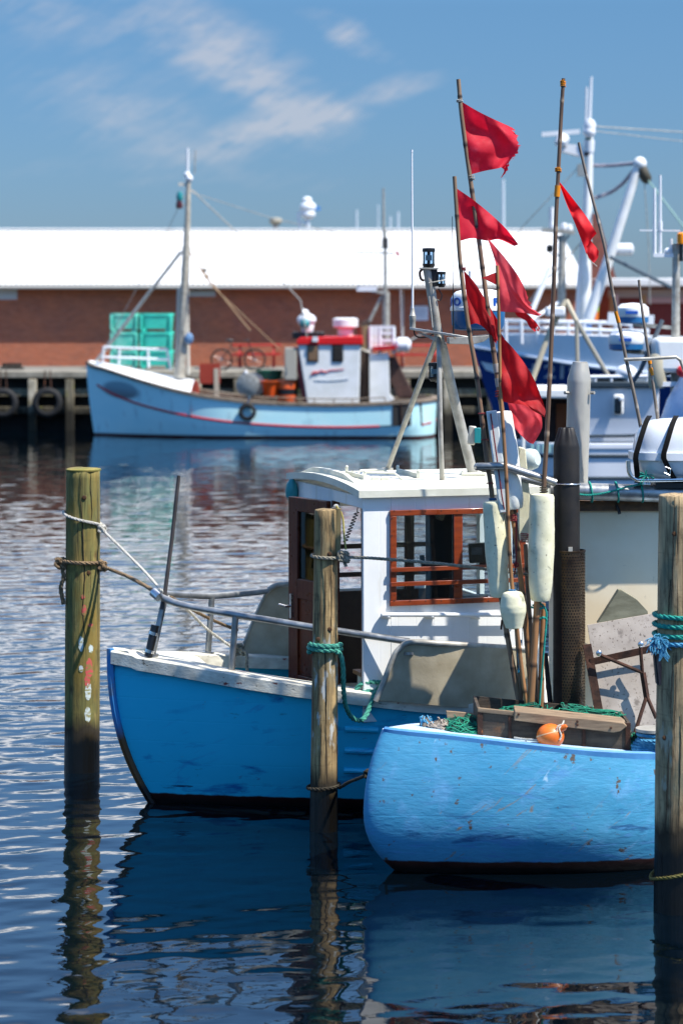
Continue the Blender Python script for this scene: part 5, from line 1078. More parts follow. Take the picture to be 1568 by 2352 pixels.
# ---------------------------------------------------------------- life raft on the shelter roof
rf = thing('life_raft', 'white life raft canister strapped in a steel cradle above the shelter', 'life raft', P(1570, 1108, 17.9), 0)
cr = P(1592, 1044, 17.95); LX = S(148, 17.95); hw = .26
def raft_half(up):
    rows = []
    ht = S(82, 17.95) if up else S(62, 17.95)
    K = 26
    for j in range(15):
        t = j/14*PI/2; z = ht*(math.sin(t)**.85 if up else math.sin(t)); s_ = math.cos(t)**(.42 if up else .6) if j < 14 else .02
        row = []
        for i in range(48):
            a = 2*PI*i/48; ex = 2/3.4
            x = math.copysign(abs(math.cos(a))**ex, math.cos(a)); y = math.copysign(abs(math.sin(a))**ex, math.sin(a))
            row.append(cr+Vector((x*(LX-.03)*(.25+.75*s_ if up else .35+.65*s_), y*(hw-.02)*s_, (1 if up else -1)*z*(1+(.12*(x*.5+.5) if up else 0)))))
        rows.append(row)
    return rows
m = mb(); r_ = raft_half(True); m.grid(r_, True); m.add(r_[-1], [tuple(range(48))]); m.build('upper_shell', m_raft, rf, ang=60)
m = mb(); r_ = raft_half(False); m.grid(r_, True); m.add(r_[-1], [tuple(range(48))]); m.build('lower_shell', m_raft, rf, ang=60)
fl_ = []
for z in (-.03, .025): fl_.append([cr+Vector((math.copysign(abs(math.cos(2*PI*i/60))**.55, math.cos(2*PI*i/60))*LX, math.copysign(abs(math.sin(2*PI*i/60))**.55, math.sin(2*PI*i/60))*hw, z)) for i in range(60)])
m = mb().grid(fl_, True); m.add(fl_[0], [tuple(range(60))]); m.add(fl_[1], [tuple(range(60))]); m.build('seam_flange', m_raft, rf)
def strap(u_t, u_m, u_b):
    pts = []
    for i in range(26):
        f = i/25
        a = PI*f   # over the near face from crest to keel
        z = math.cos(a); y = -math.sin(a)**.6 if 0 < a < PI else 0
        u = ip(f, [(0, u_t), (.5, u_m), (1, u_b)]); zz = z*(S(84, 17.95)*1.06 if z > 0 else S(64, 17.95)); pts.append(Vector((S(u-CU, 17.7), cr.y+y*(hw+.012), cr.z+zz)))
    rows = []
    for p in pts: rows.append([p+Vector((-.02, 0, 0)), p+Vector((.02, 0, 0))])
    rows2 = [[p+Vector((0, -.004, .002)) for p in r] for r in rows]
    m = mb().grid(rows).grid(rows2).grid([[r[0] for r in rows], [r[0] for r in rows2]]).grid([[r[1] for r in rows], [r[1] for r in rows2]]); return m.build('strap', m_strap, rf, ang=60)
strap(1500, 1457, 1470); s2 = strap(1562, 1520, 1570)
bk = P(1531, 1082, 17.62); mb().tube([bk+Vector((a, 0, b)) for a, b in ((-.02, -.012), (.02, -.03), (.025, .015), (-.015, .032))], .004, 6, close=True).build('buckle', m_tape if False else m_steel, s2)
for dy in (-.2, .2):
    mb().tube(catmull([P(1441, 1058, 17.95+dy), P(1444, 1085, 17.95+dy), P(1456, 1099, 17.95+dy), P(1480, 1103, 17.95+dy), P(1600, 1101, 17.95+dy), P(1740, 1101, 17.95+dy)], 6), .0165, 10).build('cradle_tube', m_steel, rf)
mb().box(P(1545, 1112, 17.93), (.3, .3, .04)).build('cradle_foot', m_black, rf)
m = mb()
for uu_ in (1352, 1412, 1468):
    c_ = P(uu_, 1130, 17.85); m.rope([c_+Vector((.02*math.sin(a*.5), math.sin(a)*.073, math.cos(a)*.073)) for a in np.linspace(0, 2*PI, 26)], .008, smooth=0)
m.rope([P(1326, 1135, 17.77), P(1352, 1137, 17.77), P(1385, 1133, 17.77), P(1412, 1126, 17.77), P(1440, 1118, 17.77), P(1466, 1112, 17.77), P(1480, 1098, 17.74)], .008)
for i in range(40):
    a_ = P(1482, 1094, 17.74); d = Vector((random.gauss(0, 1), random.gauss(0, .5), random.gauss(0, .6))).normalized(); m.tube([a_, a_+d*.035, a_+d*.06+Vector((0, 0, -.012))], .003, 4)
tag(m.build('lashing_rope', m_ropeT, loc=P(1400, 1130, 17.8)), 'thin turquoise rope spiralled along the aluminium tube below the life raft', 'rope')
# ================================================================ far light blue boat along the quay
OF = Vector((S(199-CU, 73.0), 73.0, 0)); THF = R(-1.5)
fb = thing('fishing_boat', 'light blue fishing boat with red stripe and red roofed wheelhouse along the quay', 'fishing boat', OF, THF, 'boats across the harbour')
m_fblue = bpy.data.materials.new('light blue hull paint'); N = NT(m_fblue); b_ = N.n['Principled BSDF']
tc = N.new('ShaderNodeTexCoord').outputs['Object']; sp_ = N.new('ShaderNodeSeparateXYZ', {0: tc})
c = N.mix(N.ramp(N.noise(N.mapping(tc, (1, 1, 1.6)), 1.3, 6), .4, .7), (.52, .84, .86, 1), (.60, .88, .88, 1))
c = N.mix(N.math('MULTIPLY', N.ramp(N.noise(N.mapping(tc, (1.5, 1, .5)), 2.6, 6), .6, .72), .35), c, C('#7d97a2'))
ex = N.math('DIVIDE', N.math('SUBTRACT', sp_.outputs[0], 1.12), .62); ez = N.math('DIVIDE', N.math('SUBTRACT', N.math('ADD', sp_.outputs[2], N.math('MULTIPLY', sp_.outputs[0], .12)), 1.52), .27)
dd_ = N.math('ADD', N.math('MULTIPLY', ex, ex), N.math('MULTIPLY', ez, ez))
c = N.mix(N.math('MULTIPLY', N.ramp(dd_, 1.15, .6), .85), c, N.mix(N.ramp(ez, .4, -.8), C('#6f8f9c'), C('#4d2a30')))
pz = N.new('ShaderNodeSeparateXYZ', {0: N.new('ShaderNodeNewGeometry').outputs['Position']}).outputs[2]
c = N.mix(N.ramp(pz, .09, .05), c, C('#4a1c1a')); N.l.new(c, b_.inputs['Base Color']); b_.inputs['Roughness'].default_value = .45
zsf = lambda q: sm(q, [(0, 2.17), (.08, 1.93), (.2, 1.56), (.33, 1.24), (.5, 1.04), (.7, .98), (.85, 1.02), (1, 1.14)]) if q > .01 else 2.17
pf, ppf, ssf, qf = hull_rows(fb, 10.55, zsf, lambda z: .24*max(0, 1-z/2.17)**1.5, lambda z: .05*max(0, 1-z), lambda k: ip(k, [(0, 1.3), (.25, 1.6), (.5, 1.68), (1, 1.69)]), .45, lambda k: 1.7+.7*k, .10, 2.6, nq=80, nk=12)
hullf = hull_mesh('hull', m_fblue, fb, ppf, ssf)
shp = [pf(q, 1, 1) for q in qf]; shs = [pf(q, 1, -1) for q in qf]
m_fgun = M('grey brown gunwale', '#8a7a68', .7, col2='#6a5c4c', ns=5)
sweep_trim(mb(), shp[1:], .05, .12, .05, .05).build('gunwale', m_fgun, fb); sweep_trim(mb(), shs[1:], .12, .05, .05, .05).build('gunwale', m_fgun, fb)
trf = tree_of(hullf)
st_ = [P(u, v, 72) for u, v in ((218, 886), (250, 903), (300, 922), (360, 938), (440, 954), (520, 965), (600, 972), (700, 977), (800, 978), (870, 976))]
mb().tube(project_to(trf, catmull(st_, 4), .0), .034, 8).build('stripe', m_red, fb)
mb().tube(project_to(trf, [P(u, v, 72) for u, v in ((966, 973), (985, 970), (1002, 966))], .0), .034, 8).build('stripe', m_red, fb)
m = mb(); top = project_to(trf, [P(u, v, 72) for u, v in ((866, 924), (900, 923), (935, 921), (966, 919))], .03); bot = project_to(trf, [P(u, v, 72) for u, v in ((868, 976), (900, 975), (935, 974), (968, 973))], .03)
m.grid([top, bot]); m.build('black_panel', M('black hull sheet', '#2a2724', .7), fb)
q0 = project_to(trf, [P(918, 922, 72), P(920, 975, 72)], .05); mb().tube(q0, .02, 6).build('rub_bar', m_rust, fb)
# whaleback foredeck
m = mb(); rows = []
for i in range(14):
    q = .008+.30*i/13; a, b = pf(q, 1, 1), pf(q, 1, -1); r_ = []
    up = min(.42, .10+.7*q)*(1 if i else .3)
    for k in range(13):
        f = k/12; p = a.lerp(b, f); p.z += .05+up*(1-(2*f-1)**2); r_.append(p)
    rows.append(r_)
m.grid(rows); whb = m.build('whaleback', m_white, fb, ang=60)
a, b = rows[-1][0], rows[-1][-1]
m = mb(); m.add([p-Vector((.0, 0, 0)) for p in rows[-1]]+[Vector((p.x, p.y, .6)) for p in rows[-1]], [(i, i+1, i+14, i+13) for i in range(12)]); m.build('fore_bulkhead', M('red oxide bulkhead', '#8a2a14', .6), fb)
mb().box(P(482, 858, 72.6), (.62, .1, .6)).build('hatch', M('red oxide hatch', '#93301a', .6), fb)
mb().beam(P(428, 845, 72.6), P(505, 846, 72.6), .08, .08).beam(P(497, 846, 72.6), P(498, 915, 72.6), .14, .14).build('hatch_frame', M('beige frame', '#b3a894', .7), fb)
m = mb(); rows = []
for q in np.linspace(.3, .985, 24):
    k_ = 1.02/(zsf(float(q))+.4); a, b = pf(float(q), k_, 1), pf(float(q), k_, -1); rows.append([a.lerp(b, .03), a.lerp(b, .5), a.lerp(b, .97)])
m.grid(rows).build('deck', M('dark red deck', '#5a3a30', .8), fb)
m = mb()
for pts in (((238, 797), (300, 800), (385, 803)), ((232, 820), (300, 822), (388, 826))): m.tube([P(u, v, 72.7) for u, v in pts], .035, 8)
for u0, v0, u1, v1 in ((275, 799, 273, 838), (340, 802, 342, 845), (384, 803, 393, 850), (238, 797, 236, 832)): m.tube([P(u0, v0, 72.7), P(u1, v1, 72.7)], .035, 8)
m.build('bow_rail', m_whip, fb)
m = mb(); gp = [shp[i] for i in range(len(shp)) if .36 < qf[i] < .86]
m.tube([p+Vector((0, .08, .17)) for p in gp], .02, 6)
for p in gp[::3]: m.tube([p+Vector((0, .08, 0)), p+Vector((0, .08, .17))], .02, 6)
m.build('side_rail', m_fgun, fb)
# fore mast and rigging
ym = 72.4
fm = mb().tube([P(412, 868, ym), P(420, 760, ym), P(427, 600, ym), P(431, 500, ym), P(433, 415, ym)], [.17, .155, .12, .085, .07], 12).build('mast', M('beige mast paint', '#bdb5a4', .6, col2='#9d9484', ns=6), fb)
mb().tube([P(405, 855, ym+.2), P(411, 660, ym+.2)], .05, 8).tube([P(433, 860, ym+.1), P(430, 700, ym+.1)], .05, 8).build('mast_ladder', M('mast stay paint', '#d0cabb', .6), fm)
mb().tube([P(431, 418, ym), P(431, 340, ym)], [.05, .035], 8).build('whip_antenna', m_whip, fm); mb().tube([P(447, 400, ym), P(449, 345, ym)], .02, 6).build('whip_antenna', m_galv, fm)
mb().tube([P(220, 832, 73), P(416, 578, ym)], .055, 8).build('forestay', m_pipe, fm)
mb().beam(P(410, 423, ym), P(432, 424, ym), .1, .1).beam(P(432, 432, ym), P(450, 444, ym), .08, .08).beam(P(420, 452, ym), P(432, 452, ym), .05, .05).beam(P(418, 470, ym), P(432, 471, ym), .05, .05).beam(P(418, 572, ym), P(438, 574, ym), .14, .12).build('cross_arm', M('pale arms', '#cfc9ba', .6), fm)
mb().ball(P(434, 410, ym), .12).ball(P(430, 402, ym), .1).build('lamp', m_whip, fm)
mb().lathe([(.09, -.12), (.11, 0), (.06, .14)], P(413, 451, ym), n=10).build('lamp', m_teal, fm); mb().lathe([(.09, -.12), (.11, 0), (.06, .14)], P(412, 470, ym), n=10).build('lamp', M('dark red lamp', '#4a1820', .4), fm)
mb().tube([P(450, 445, ym), P(540, 530, 71.8), P(690, 690, 71), P(705, 775, 71)], .02, 6).tube([P(450, 445, ym), P(620, 500, 72), P(880, 560, 72)], .012, 6).tube([P(413, 470, ym), P(380, 540, 72.6), P(240, 800, 73)], .01, 6).build('stay_wire', m_galv, fm)
mb().tube([P(436, 580, ym), P(470, 630, 72), P(575, 760, 71.5)], .022, 6).tube([P(436, 580, ym), P(480, 650, 71.8), P(640, 800, 71)], .014, 6).build('stay_wire', M('tan stay', '#9a7c5c', .8), fm)
mb().ball(P(470, 620, ym-.3), .08).ball(P(475, 634, ym-.3), .08).build('block', m_galv, fm)
mb().ball(P(434, 778, ym-.15), .13, (1, 1, 1.4)).build('mast_light', M('blue white lamp', '#6d8fb0', .4), fm)
# wheelhouse
yw = 71.35
def poly3(pts, y): return [P(u, v, y) for u, v in pts]
mw = mb().prism(poly3([(684, 792), (828, 790), (824, 930), (706, 930)], yw), (0, 1.9, 0)).build('wheelhouse', m_white, fb, bevel=.03, smooth=False)
mb().prism(poly3([(680, 783), (690, 775), (832, 772), (834, 792), (681, 792)], yw-.06), (0, 2.05, 0)).build('roof', M('bright red roof', '#d01414', .4), mw, bevel=.03, smooth=False)
mb().prism(poly3([(672, 800), (684, 800), (706, 925), (695, 920)], yw+.1), (0, 1.6, 0)).build('front_trim', M('dark red trim', '#7a2326', .5), mw, smooth=False)
for u in (718, 775):
    w_ = mb().box(P(u, 812, yw-.01), (.34, .05, .5)).build('window', m_black, mw, bevel=.04)
    mb().box(P(u, 812, yw-.03), (.27, .04, .43)).build('pane', M('tinted pane', '#2a2420' if u > 750 else '#7a6048', .15), w_, bevel=.04)
mb().box(P(724, 779, yw-.1), (.16, .1, .14)).build('roof_lamp', m_whip, mw)
lt = mb(); lt.tube(catmull(poly3([(716, 860), (722, 855), (730, 856), (738, 852), (748, 855), (758, 851), (775, 850), (790, 848)], yw-.01), 4), [.04-.03*i/28 for i in range(29)], 6).build('painted_swoosh', m_red, mw)
mb().tube(catmull(poly3([(722, 873), (750, 874), (775, 873), (800, 870)], yw-.01), 4), .012, 6).build('painted_line', M('pale grey line', '#b9bfc4', .6), mw)
mb().box(P(668, 835, yw+.4), (.35, .8, .95)).build('front_locker', M('beige locker', '#a9a394', .7), fb, bevel=.02)
mb().box(P(708, 770, yw+.6), (.95, .5, .2)).build('roof_box', m_black, fb, bevel=.02)
m = mb().lathe([(.1, 0), (.16, .05), (.2, .25), (.12, .45)], P(706, 766, yw+.5), n=16).ball(P(704, 735, yw+.5), .26, (1.1, 1, .75)).lathe([(.17, 0), (.18, .12), (.1, .2)], P(693, 722, yw+.5), (1, 0, -.3), 14); m.build('search_light', m_whip, fb)
mb().ball(P(700, 744, yw+.3), .15).build('lamp_glass', m_teal, fb)
mb().lathe([(.2, 0), (.24, .1), (.2, .45)], P(793, 776, yw+.9), n=18).build('radar_base', m_white, fb); mb().lathe([(.28, 0), (.38, .05), (.38, .27), (.3, .31)], P(793, 754, yw+.9), n=26).build('radome', m_dome, fb)
mb().tube(poly3([(836, 925), (836, 760), (838, 745), (848, 738)], yw+1.0), [.17, .16, .12, .1], 12).build('exhaust_pipe', M('brown exhaust', '#3a2a20', .7), fb)
mb().lathe([(.2, 0), (.2, .7)], P(835, 802, yw+1), n=14).build('exhaust_sleeve', M('ochre sleeve', '#7a6a4a', .7), fb)
mb().prism(poly3([(848, 815), (892, 812), (895, 905), (905, 918), (880, 930), (848, 928)], yw+.5), (0, 1.4, 0)).build('aft_casing', m_white, fb, bevel=.02, smooth=False)
m = mb()
for v in (752, 765, 782, 796): m.beam(P(848, v, yw+.8), P(905, v, yw+.8), .06, .1)
for u in (850, 872, 903): m.beam(P(u, 750, yw+.8), P(u, 812, yw+.8), .08, .08)
m.box(P(865, 775, yw+1.2), (.5, .05, .55)); m.build('deck_rack', m_whip, fb)
mb().prism(poly3([(855, 797), (905, 793), (907, 803), (857, 806)], yw+.4), (0, 1.2, 0)).build('red_rim', m_red, fb)
mb().lathe([(.1, 0), (.22, .1), (.22, .4), (.1, .5)], P(905, 792, yw+.8), (1, 0, 0), 14).build('raft_canister', m_whip, fb)
mb().prism(poly3([(870, 828), (884, 818), (908, 820), (950, 905), (948, 915), (915, 915)], yw+.9), (0, .18, 0)).build('trawl_door', M('dark brown trawl door', '#33201a', .8, col2='#4b3028', ns=5), fb, bevel=.05, smooth=False)
mb().tube(poly3([(850, 810), (800, 790)], yw+.4), .03, 6).build('derrick_wire', m_galv, fb); mb().tube(poly3([(905, 800), (985, 760)], yw+1.0), .035, 6).build('derrick_wire', m_galv, fb)
ya = yw+1.2
am = mb().tube(poly3([(886, 780), (886, 670)], ya), [.12, .11], 10).tube(poly3([(885, 672), (884, 530)], ya), [.06, .045], 8).tube(poly3([(881, 545), (880, 432)], ya), [.04, .03], 8).build('aft_mast', m_galv, fb)
mb().tube(poly3([(845, 745), (884, 665)], ya), .05, 8).beam(P(852, 668, ya), P(888, 673, ya), .25, .1).beam(P(818, 580, ya), P(905, 582, ya), .05, .05).beam(P(838, 567, ya), P(915, 571, ya), .03, .03).tube(poly3([(819, 580), (819, 555)], ya), .02, 6).build('cross_arm', m_galv, am)
mb().box(P(884, 558, ya), (.18, .15, .3)).build('mast_head', M('dark mast head', '#3c3c3c', .6), am)
mb().box(P(842, 663, ya), (.6, .3, .16)).build('radar_scanner', m_whip, am)
mb().prism(poly3([(905, 575), (918, 580), (914, 592)], ya), (0, .02, 0)).build('pennant', m_red, am, smooth=False)
mb().tube(poly3([(919, 664), (922, 760), (925, 800)], ya), .01, 5).build('halyard', m_whip, am)
# winch and things on deck
wi = mb().lathe([(.32, -.28), (.36, -.26), (.18, -.22), (.18, .22), (.36, .26), (.32, .28)], P(575, 884, 71.5), (.3, 1, 0), 20).build('net_winch', m_galv, fb)
mb().prism(poly3([(556, 880), (592, 862), (612, 885), (606, 912), (560, 915)], 71.9), (0, .3, 0)).build('winch_housing', M('grey housing', '#6f6a5e', .7), fb, smooth=False)
mb().tube([P(562, 852, 71.3), P(572, 868, 71.3)], .05, 8).build('winch_handle', m_whip, fb)
t = thing('green_tub', 'dark green plastic tub on the deck just behind the orange basket', 'tub', P(619, 888, 72.6)); mb().lathe([(.34, 0), (.38, .45), (.41, .47), (.41, .52), (.37, .52), (.33, .05)], P(619, 890, 72.6), n=22, caps=False).lathe([(.02, .05), (.33, .05)], P(619, 890, 72.6), n=22, caps=False).build('tub', M('green tub plastic', '#0f5e46', .5), t)
t = thing('orange_basket', 'bright orange plastic basket on deck beside the grey winch', 'basket', P(622, 912, 71.7)); mb().lathe([(.2, 0), (.27, .38), (.3, .4), (.3, .46), (.26, .45), (.19, .03)], P(622, 910, 71.7), n=20, caps=False).lathe([(.02, .03), (.2, .03)], P(622, 910, 71.7), n=20, caps=False).build('basket', M('orange basket', '#e8540e', .5), t); mb().lathe([(.3, .43), (.325, .44), (.325, .46), (.3, .46)], P(622, 910, 71.7), n=20, caps=False).build('rim', M('orange rim', '#f0661c', .5), t)
t = thing('orange_barrel', 'orange barrel with a dark band on deck by the white wheelhouse', 'barrel', P(660, 925, 71.7)); mb().lathe([(.27, 0), (.3, .05), (.3, .28)], P(660, 928, 71.7), n=20).lathe([(.3, .46), (.3, .68), (.27, .72)], P(660, 928, 71.7), n=20).build('barrel', M('orange barrel plastic', '#dd5a1c', .5), t); mb().lathe([(.303, .28), (.303, .46)], P(660, 928, 71.7), n=20, caps=False).build('band', m_black, t)
fend = thing('tyre_fender', 'black tyre fender hung on the light blue hull', 'tyre', project_to(trf, [P(571, 943, 72)], .1)[0], 0, 'tyre fenders')
def tyre(root, c, R_, r_, ax=(0, -1, .05)):
    prof = []
    for i in range(13): a = -2.2+4.4*i/12; prof.append((R_+r_*math.cos(a), r_*.85*math.sin(a)))
    mb().lathe(prof, c, ax, 30, caps=False).build('tyre', m_rubber, root)
tyre(fend, project_to(trf, [P(571, 943, 72)], .1)[0], .19, .07); q = project_to(trf, [P(571, 930, 72)], .08)[0]
mb().tube([q+Vector((0, 0, .05)), P(573, 912, 71.0)], .02, 6).build('hanging_rope', m_ropec, fend)

# ================================================================ things on the quay
def tub(lb, x, z, w_, tint, y=79.0, h=.60):
    t = thing('fish_tub', lb, 'fish tub', (x, y, z), 0, 'turquoise fish tubs stacked on the quay'); m = mb(); d = 1.1
    def rr(w2, d2, z_): 
        return [Vector((x+math.copysign(abs(math.cos(a))**.35, math.cos(a))*w2/2, y+math.copysign(abs(math.sin(a))**.35, math.sin(a))*d2/2, z_)) for a in np.linspace(0, 2*PI, 33)[:-1]]
    rows = [rr(w_*.9, d*.9, z+.1), rr(w_*.96, d*.96, z+h-.09), rr(w_, d, z+h-.08), rr(w_, d, z+h), rr(w_*.92, d*.92, z+h), rr(w_*.86, d*.86, z+.16)]
    m.grid(rows, True); m.add(rows[0], [tuple(range(32))]); m.add(rows[-1], [tuple(range(32))])
    mt = M('turquoise tub plastic', tint, .5, col2='#36b8a2', ns=2, rv=.05); m.build('body', mt, t, ang=50)
    for dx in (-.36, .36): mb().box((x+dx*w_, y, z+.05), (.16, d*.9, .1)).build('skid', mt, t, bevel=.01)
    for dx in (-.43, .43): mb().box((x+dx*w_, y-d*.475, z+.3), (.09, .06, .46)).build('rib', mt, t, bevel=.015)
xa, xb = S(285-CU, 78.5), S(358-CU, 78.5)
for k, nm in enumerate(('bottom', 'middle', 'top')):
    tub(nm+' turquoise fish tub of the stack by the mast', xb, QZ+.6*k, 1.10, '#3fd0b6'); tub(nm+' pale green fish tub of the stack away from the mast', xa, QZ+.6*k, .94, '#8fdcc4')
def table(lb, u, v0, Y, w_):
    c = P(u, v0, Y); t = thing('picnic_table', lb, 'table', (c.x, Y, QZ), 0, 'red tables by the brick wall')
    mr = M('red table paint', '#a8221c', .6); mb().box((c.x, Y, QZ+.74), (w_, .7, .06)).build('top', mr, t, bevel=.01)
    for dy in (-.65, .65): mb().box((c.x, Y+dy, QZ+.44), (w_, .26, .05)).build('bench', mr, t)
    for s in (-1, 1):
        m = mb(); m.beam((c.x+s*w_*.35, Y-.6, QZ), (c.x+s*w_*.35, Y-.2, QZ+.73), .06, .09).beam((c.x+s*w_*.35, Y+.6, QZ), (c.x+s*w_*.35, Y+.2, QZ+.73), .06, .09).beam((c.x+s*w_*.35, Y-.7, QZ+.4), (c.x+s*w_*.35, Y+.7, QZ+.4), .06, .08); m.build('trestle', mr, t)
table('red picnic table behind the bicycle', 590, 810, 80.2, 1.6); table('red picnic table by the wall beyond the brown trawl door', 960, 820, 79.5, 1.5)
yb = 76.6; wr = .34
bi = thing('bicycle', 'dark bicycle parked at the quay edge before the red table', 'bicycle', (S(545-CU, yb), yb, QZ))
c1, c2 = Vector((S(509-CU, yb), yb, QZ+wr)), Vector((S(585-CU, yb), yb, QZ+wr))
mk = M('dark bicycle paint', '#1f1c1e', .4); mt_ = M('bicycle tyre', '#1a1614', .8)
for c in (c1, c2):
    wl = mb().tube([c+Vector((math.cos(a)*wr*.96, 0, math.sin(a)*wr*.96)) for a in np.linspace(0, 2*PI, 33)[:-1]], .03, 8, close=True).build('wheel', mt_, bi)
    m = mb()
    for i in range(14): a = 2*PI*i/14; m.tube([c, c+Vector((math.cos(a)*wr*.93, 0, math.sin(a)*wr*.93))], .004, 4)
    m.tube([c-Vector((0, .05, 0)), c+Vector((0, .05, 0))], .03, 8); m.build('spokes', m_steel, wl)
bb = Vector((S(545-CU, yb), yb, QZ+.3)); sd_ = Vector((S(531-CU, yb), yb, QZ+.78)); hd = Vector((S(572-CU, yb), yb, QZ+.82))
mb().tube([c1, bb, sd_, c1], .02, 8).tube([bb, hd-Vector((0, 0, .15)), sd_-Vector((0, 0, .12))], .02, 8).tube([hd, c2], .02, 8).tube([sd_, sd_+Vector((-.03, 0, .14))], .016, 8).build('frame', mk, bi)
mb().ball(sd_+Vector((-.05, 0, .17)), .13, (1, .7, .35)).build('saddle', mk, bi)
mb().tube([hd, hd+Vector((-.02, 0, .14)), hd+Vector((-.02, -.25, .16)), hd+Vector((-.16, -.28, .14))], .015, 8).tube([hd+Vector((-.02, 0, .14)), hd+Vector((-.02, .25, .16)), hd+Vector((-.16, .28, .14))], .015, 8).build('handlebar', mk, bi)
tl = tyre_l = thing('tyre_fender', 'big worn tyre hanging on the quay wall by the light blue bow', 'tyre', P(110, 925, 75.3), 0, 'tyre fenders'); tyre(tl, P(110, 925, 75.25), .36, .12)
t2_ = thing('tyre_fender', 'big worn tyre on the quay wall below the small dark crate', 'tyre', P(12, 926, 75.3), 0, 'tyre fenders'); tyre(t2_, P(8, 926, 75.25), .36, .12)
for t_, u in ((tl, 110), (t2_, 8)): mb().tube([P(u-8, 905, 75.2), P(u-6, 850, 75.4)], .02, 6).tube([P(u+8, 905, 75.2), P(u+6, 850, 75.4)], .02, 6).build('chain', m_rust, t_)
m = mb(); 
for k in range(5): m.box(P(10+9*k, 841, 76.0), (.1, .1, .2))
m.box(P(28, 846, 76.0), (.75, .3, .06)); m.build('quay_crate', M('dark crate wood', '#2c2a22', .9), loc=P(28, 848, 76), label='small dark slatted crate on the quay edge above the tyres', cat='crate')

# ================================================================ dark blue trawler
YT = 60.0; OT = Vector((S(1084-CU, YT), YT, 0)); 
tw = thing('trawler', 'dark blue trawler with a grey white forecastle and tall white mast', 'trawler', OT, R(-3), 'boats across the harbour')
zst = lambda q: sm(q, [(0, 2.95), (.06, 2.72), (.13, 2.50), (.25, 2.26), (.4, 2.1), (1, 2.2)])
pt_, ppt, sst, qt = hull_rows(tw, 17, zst, lambda z: .95*max(0, 1-z/2.95)**1.1, lambda z: 0, lambda k: ip(k, [(0, 1.2), (.3, 1.9), (.6, 2.3), (1, 2.6)]), .42, lambda k: 1.5+.9*k, .12, 2.4, nq=70, nk=12)
m_tblue = M('dark blue hull paint', (.006, .035, .17, 1), .35, col2=(.008, .05, .2, 1), ns=2, zcol=[(.3, .1, '#2a0f0e', .05)])
hullt = hull_mesh('hull', m_tblue, tw, ppt, sst); trt = tree_of(hullt)
m = mb(); m_tw = M('grey white bulwark', '#e6eaec', .5, col2='#dde2e4', ns=2)
up = lambda q: ip(q, [(0, 3.14), (.1, 3.22), (.3, 3.12), (.5, 3.0), (.52, 2.2)])
for side in (1, -1):
    rows = []
    for q in np.linspace(0, .46, 26):
        a = pt_(float(q), 1, side); o = pt_(float(q), 1, side)-pt_(float(q), .8, side); o.z = 0; b_ = a+o*.15; b_.z = up(float(q)); rows.append([a, a.lerp(b_, .5), b_])
    m.grid(rows)
bw = m.build('forecastle_bulwark', m_tw, tw, ang=60)
ed = [pt_(float(q), 1, 1)+Vector((0, -.03, .0)) for q in np.linspace(0, .9, 50)]
mb().tube(ed, .05, 8).build('rub_rail', M('white rub rail', '#c9d3de', .5), tw)
m = mb()
for dz in (-.86,): 
    q_ = project_to(trt, [P(u, v, YT-1) for u, v in ((1180, 912), (1240, 924), (1320, 930), (1420, 932))], .03); m.tube(q_, .035, 8)
m.tube(project_to(trt, [P(1181, 872, YT-1), P(1181, 912, YT-1)], .03), .03, 6); m.build('white_line', M('pale blue line', '#9fb2cc', .5), tw)
vs, fs = text_mesh('H 218', .5, .01, .012); ctr = P(1267, 857, YT-2)
vs = [Vector((ctr.x+v.x*1.12, ctr.y, ctr.z+v.y*.92-.03*v.x)) for v in vs]
mb().add(project_to(trt, vs, .03), fs).build('lettering', m_letw, tw, smooth=False)
vs = [Vector((v.x, v.y, v.z)) for v in project_to(trt, [P(u, v, YT-1) for u, v in ((1108, 832), (1152, 842), (1150, 862), (1120, 852))], .03)]
mb().add(vs, [(0, 1, 2, 3)]).build('bow_patch', m_letw, tw, smooth=False)
m = mb(); yr = YT-1.2
for v0, v1 in ((737, 742), (752, 760), (768, 774)): m.tube([P(1150, v0, yr+1.5), P(1250, v0+2, yr), P(1420, v1, yr), P(1490, v1+1, yr)], .05, 8)
for u in range(1160, 1495, 36): m.tube([P(u, 737, yr), P(u+1, 790, yr)], .045, 8)
m.build('railing', m_whip, tw)
mb().beam(P(1395, 731, yr), P(1500, 738, yr), .1, .3).build('rail_board', m_whip, tw)
m = mb(); rows = []
for q in np.linspace(.01, .95, 20): a, b = pt_(float(q), 1, 1), pt_(float(q), 1, -1); rows.append([a.lerp(b, .02)-Vector((0, 0, .1)), a.lerp(b, .98)-Vector((0, 0, .1))])
m.grid(rows).build('deck', M('grey trawler deck', '#8d8f8f', .8), tw)
YM2 = 61.0
tm = mb().tube([P(1342, 800, YM2), P(1343, 600, YM2), P(1350, 420, YM2), P(1354, 280, YM2)], [.17, .15, .11, .09], 14).build('mast', m_white, tw)
mb().tube([P(1322, 800, YM2), P(1330, 640, YM2), P(1345, 470, YM2)], .07, 10).tube([P(1352, 278, YM2), P(1357, 176, YM2)], [.05, .03], 8).tube([P(1344, 280, YM2), P(1346, 200, YM2)], .03, 8).build('mast_spar', m_whip, tm)
mb().lathe([(.06, -.15), (.14, -.1), (.16, .05), (.1, .16)], P(1353, 290, YM2), n=14).ball(P(1352, 303, YM2), .16).lathe([(.12, 0), (.14, .3)], P(1352, 350, YM2), n=12).build('mast_head', m_whip, tm)
mb().lathe([(.1, 0), (.1, .16)], P(1352, 331, YM2), n=12).build('lamp', M('dark green lamp', '#15453c', .4), tm); mb().lathe([(.1, 0), (.1, .16)], P(1350, 358, YM2), n=12).lathe([(.08, 0), (.08, .16)], P(1340, 535, YM2), n=10).build('lamp', M('dark lamp', '#3c1d22', .4), tm)
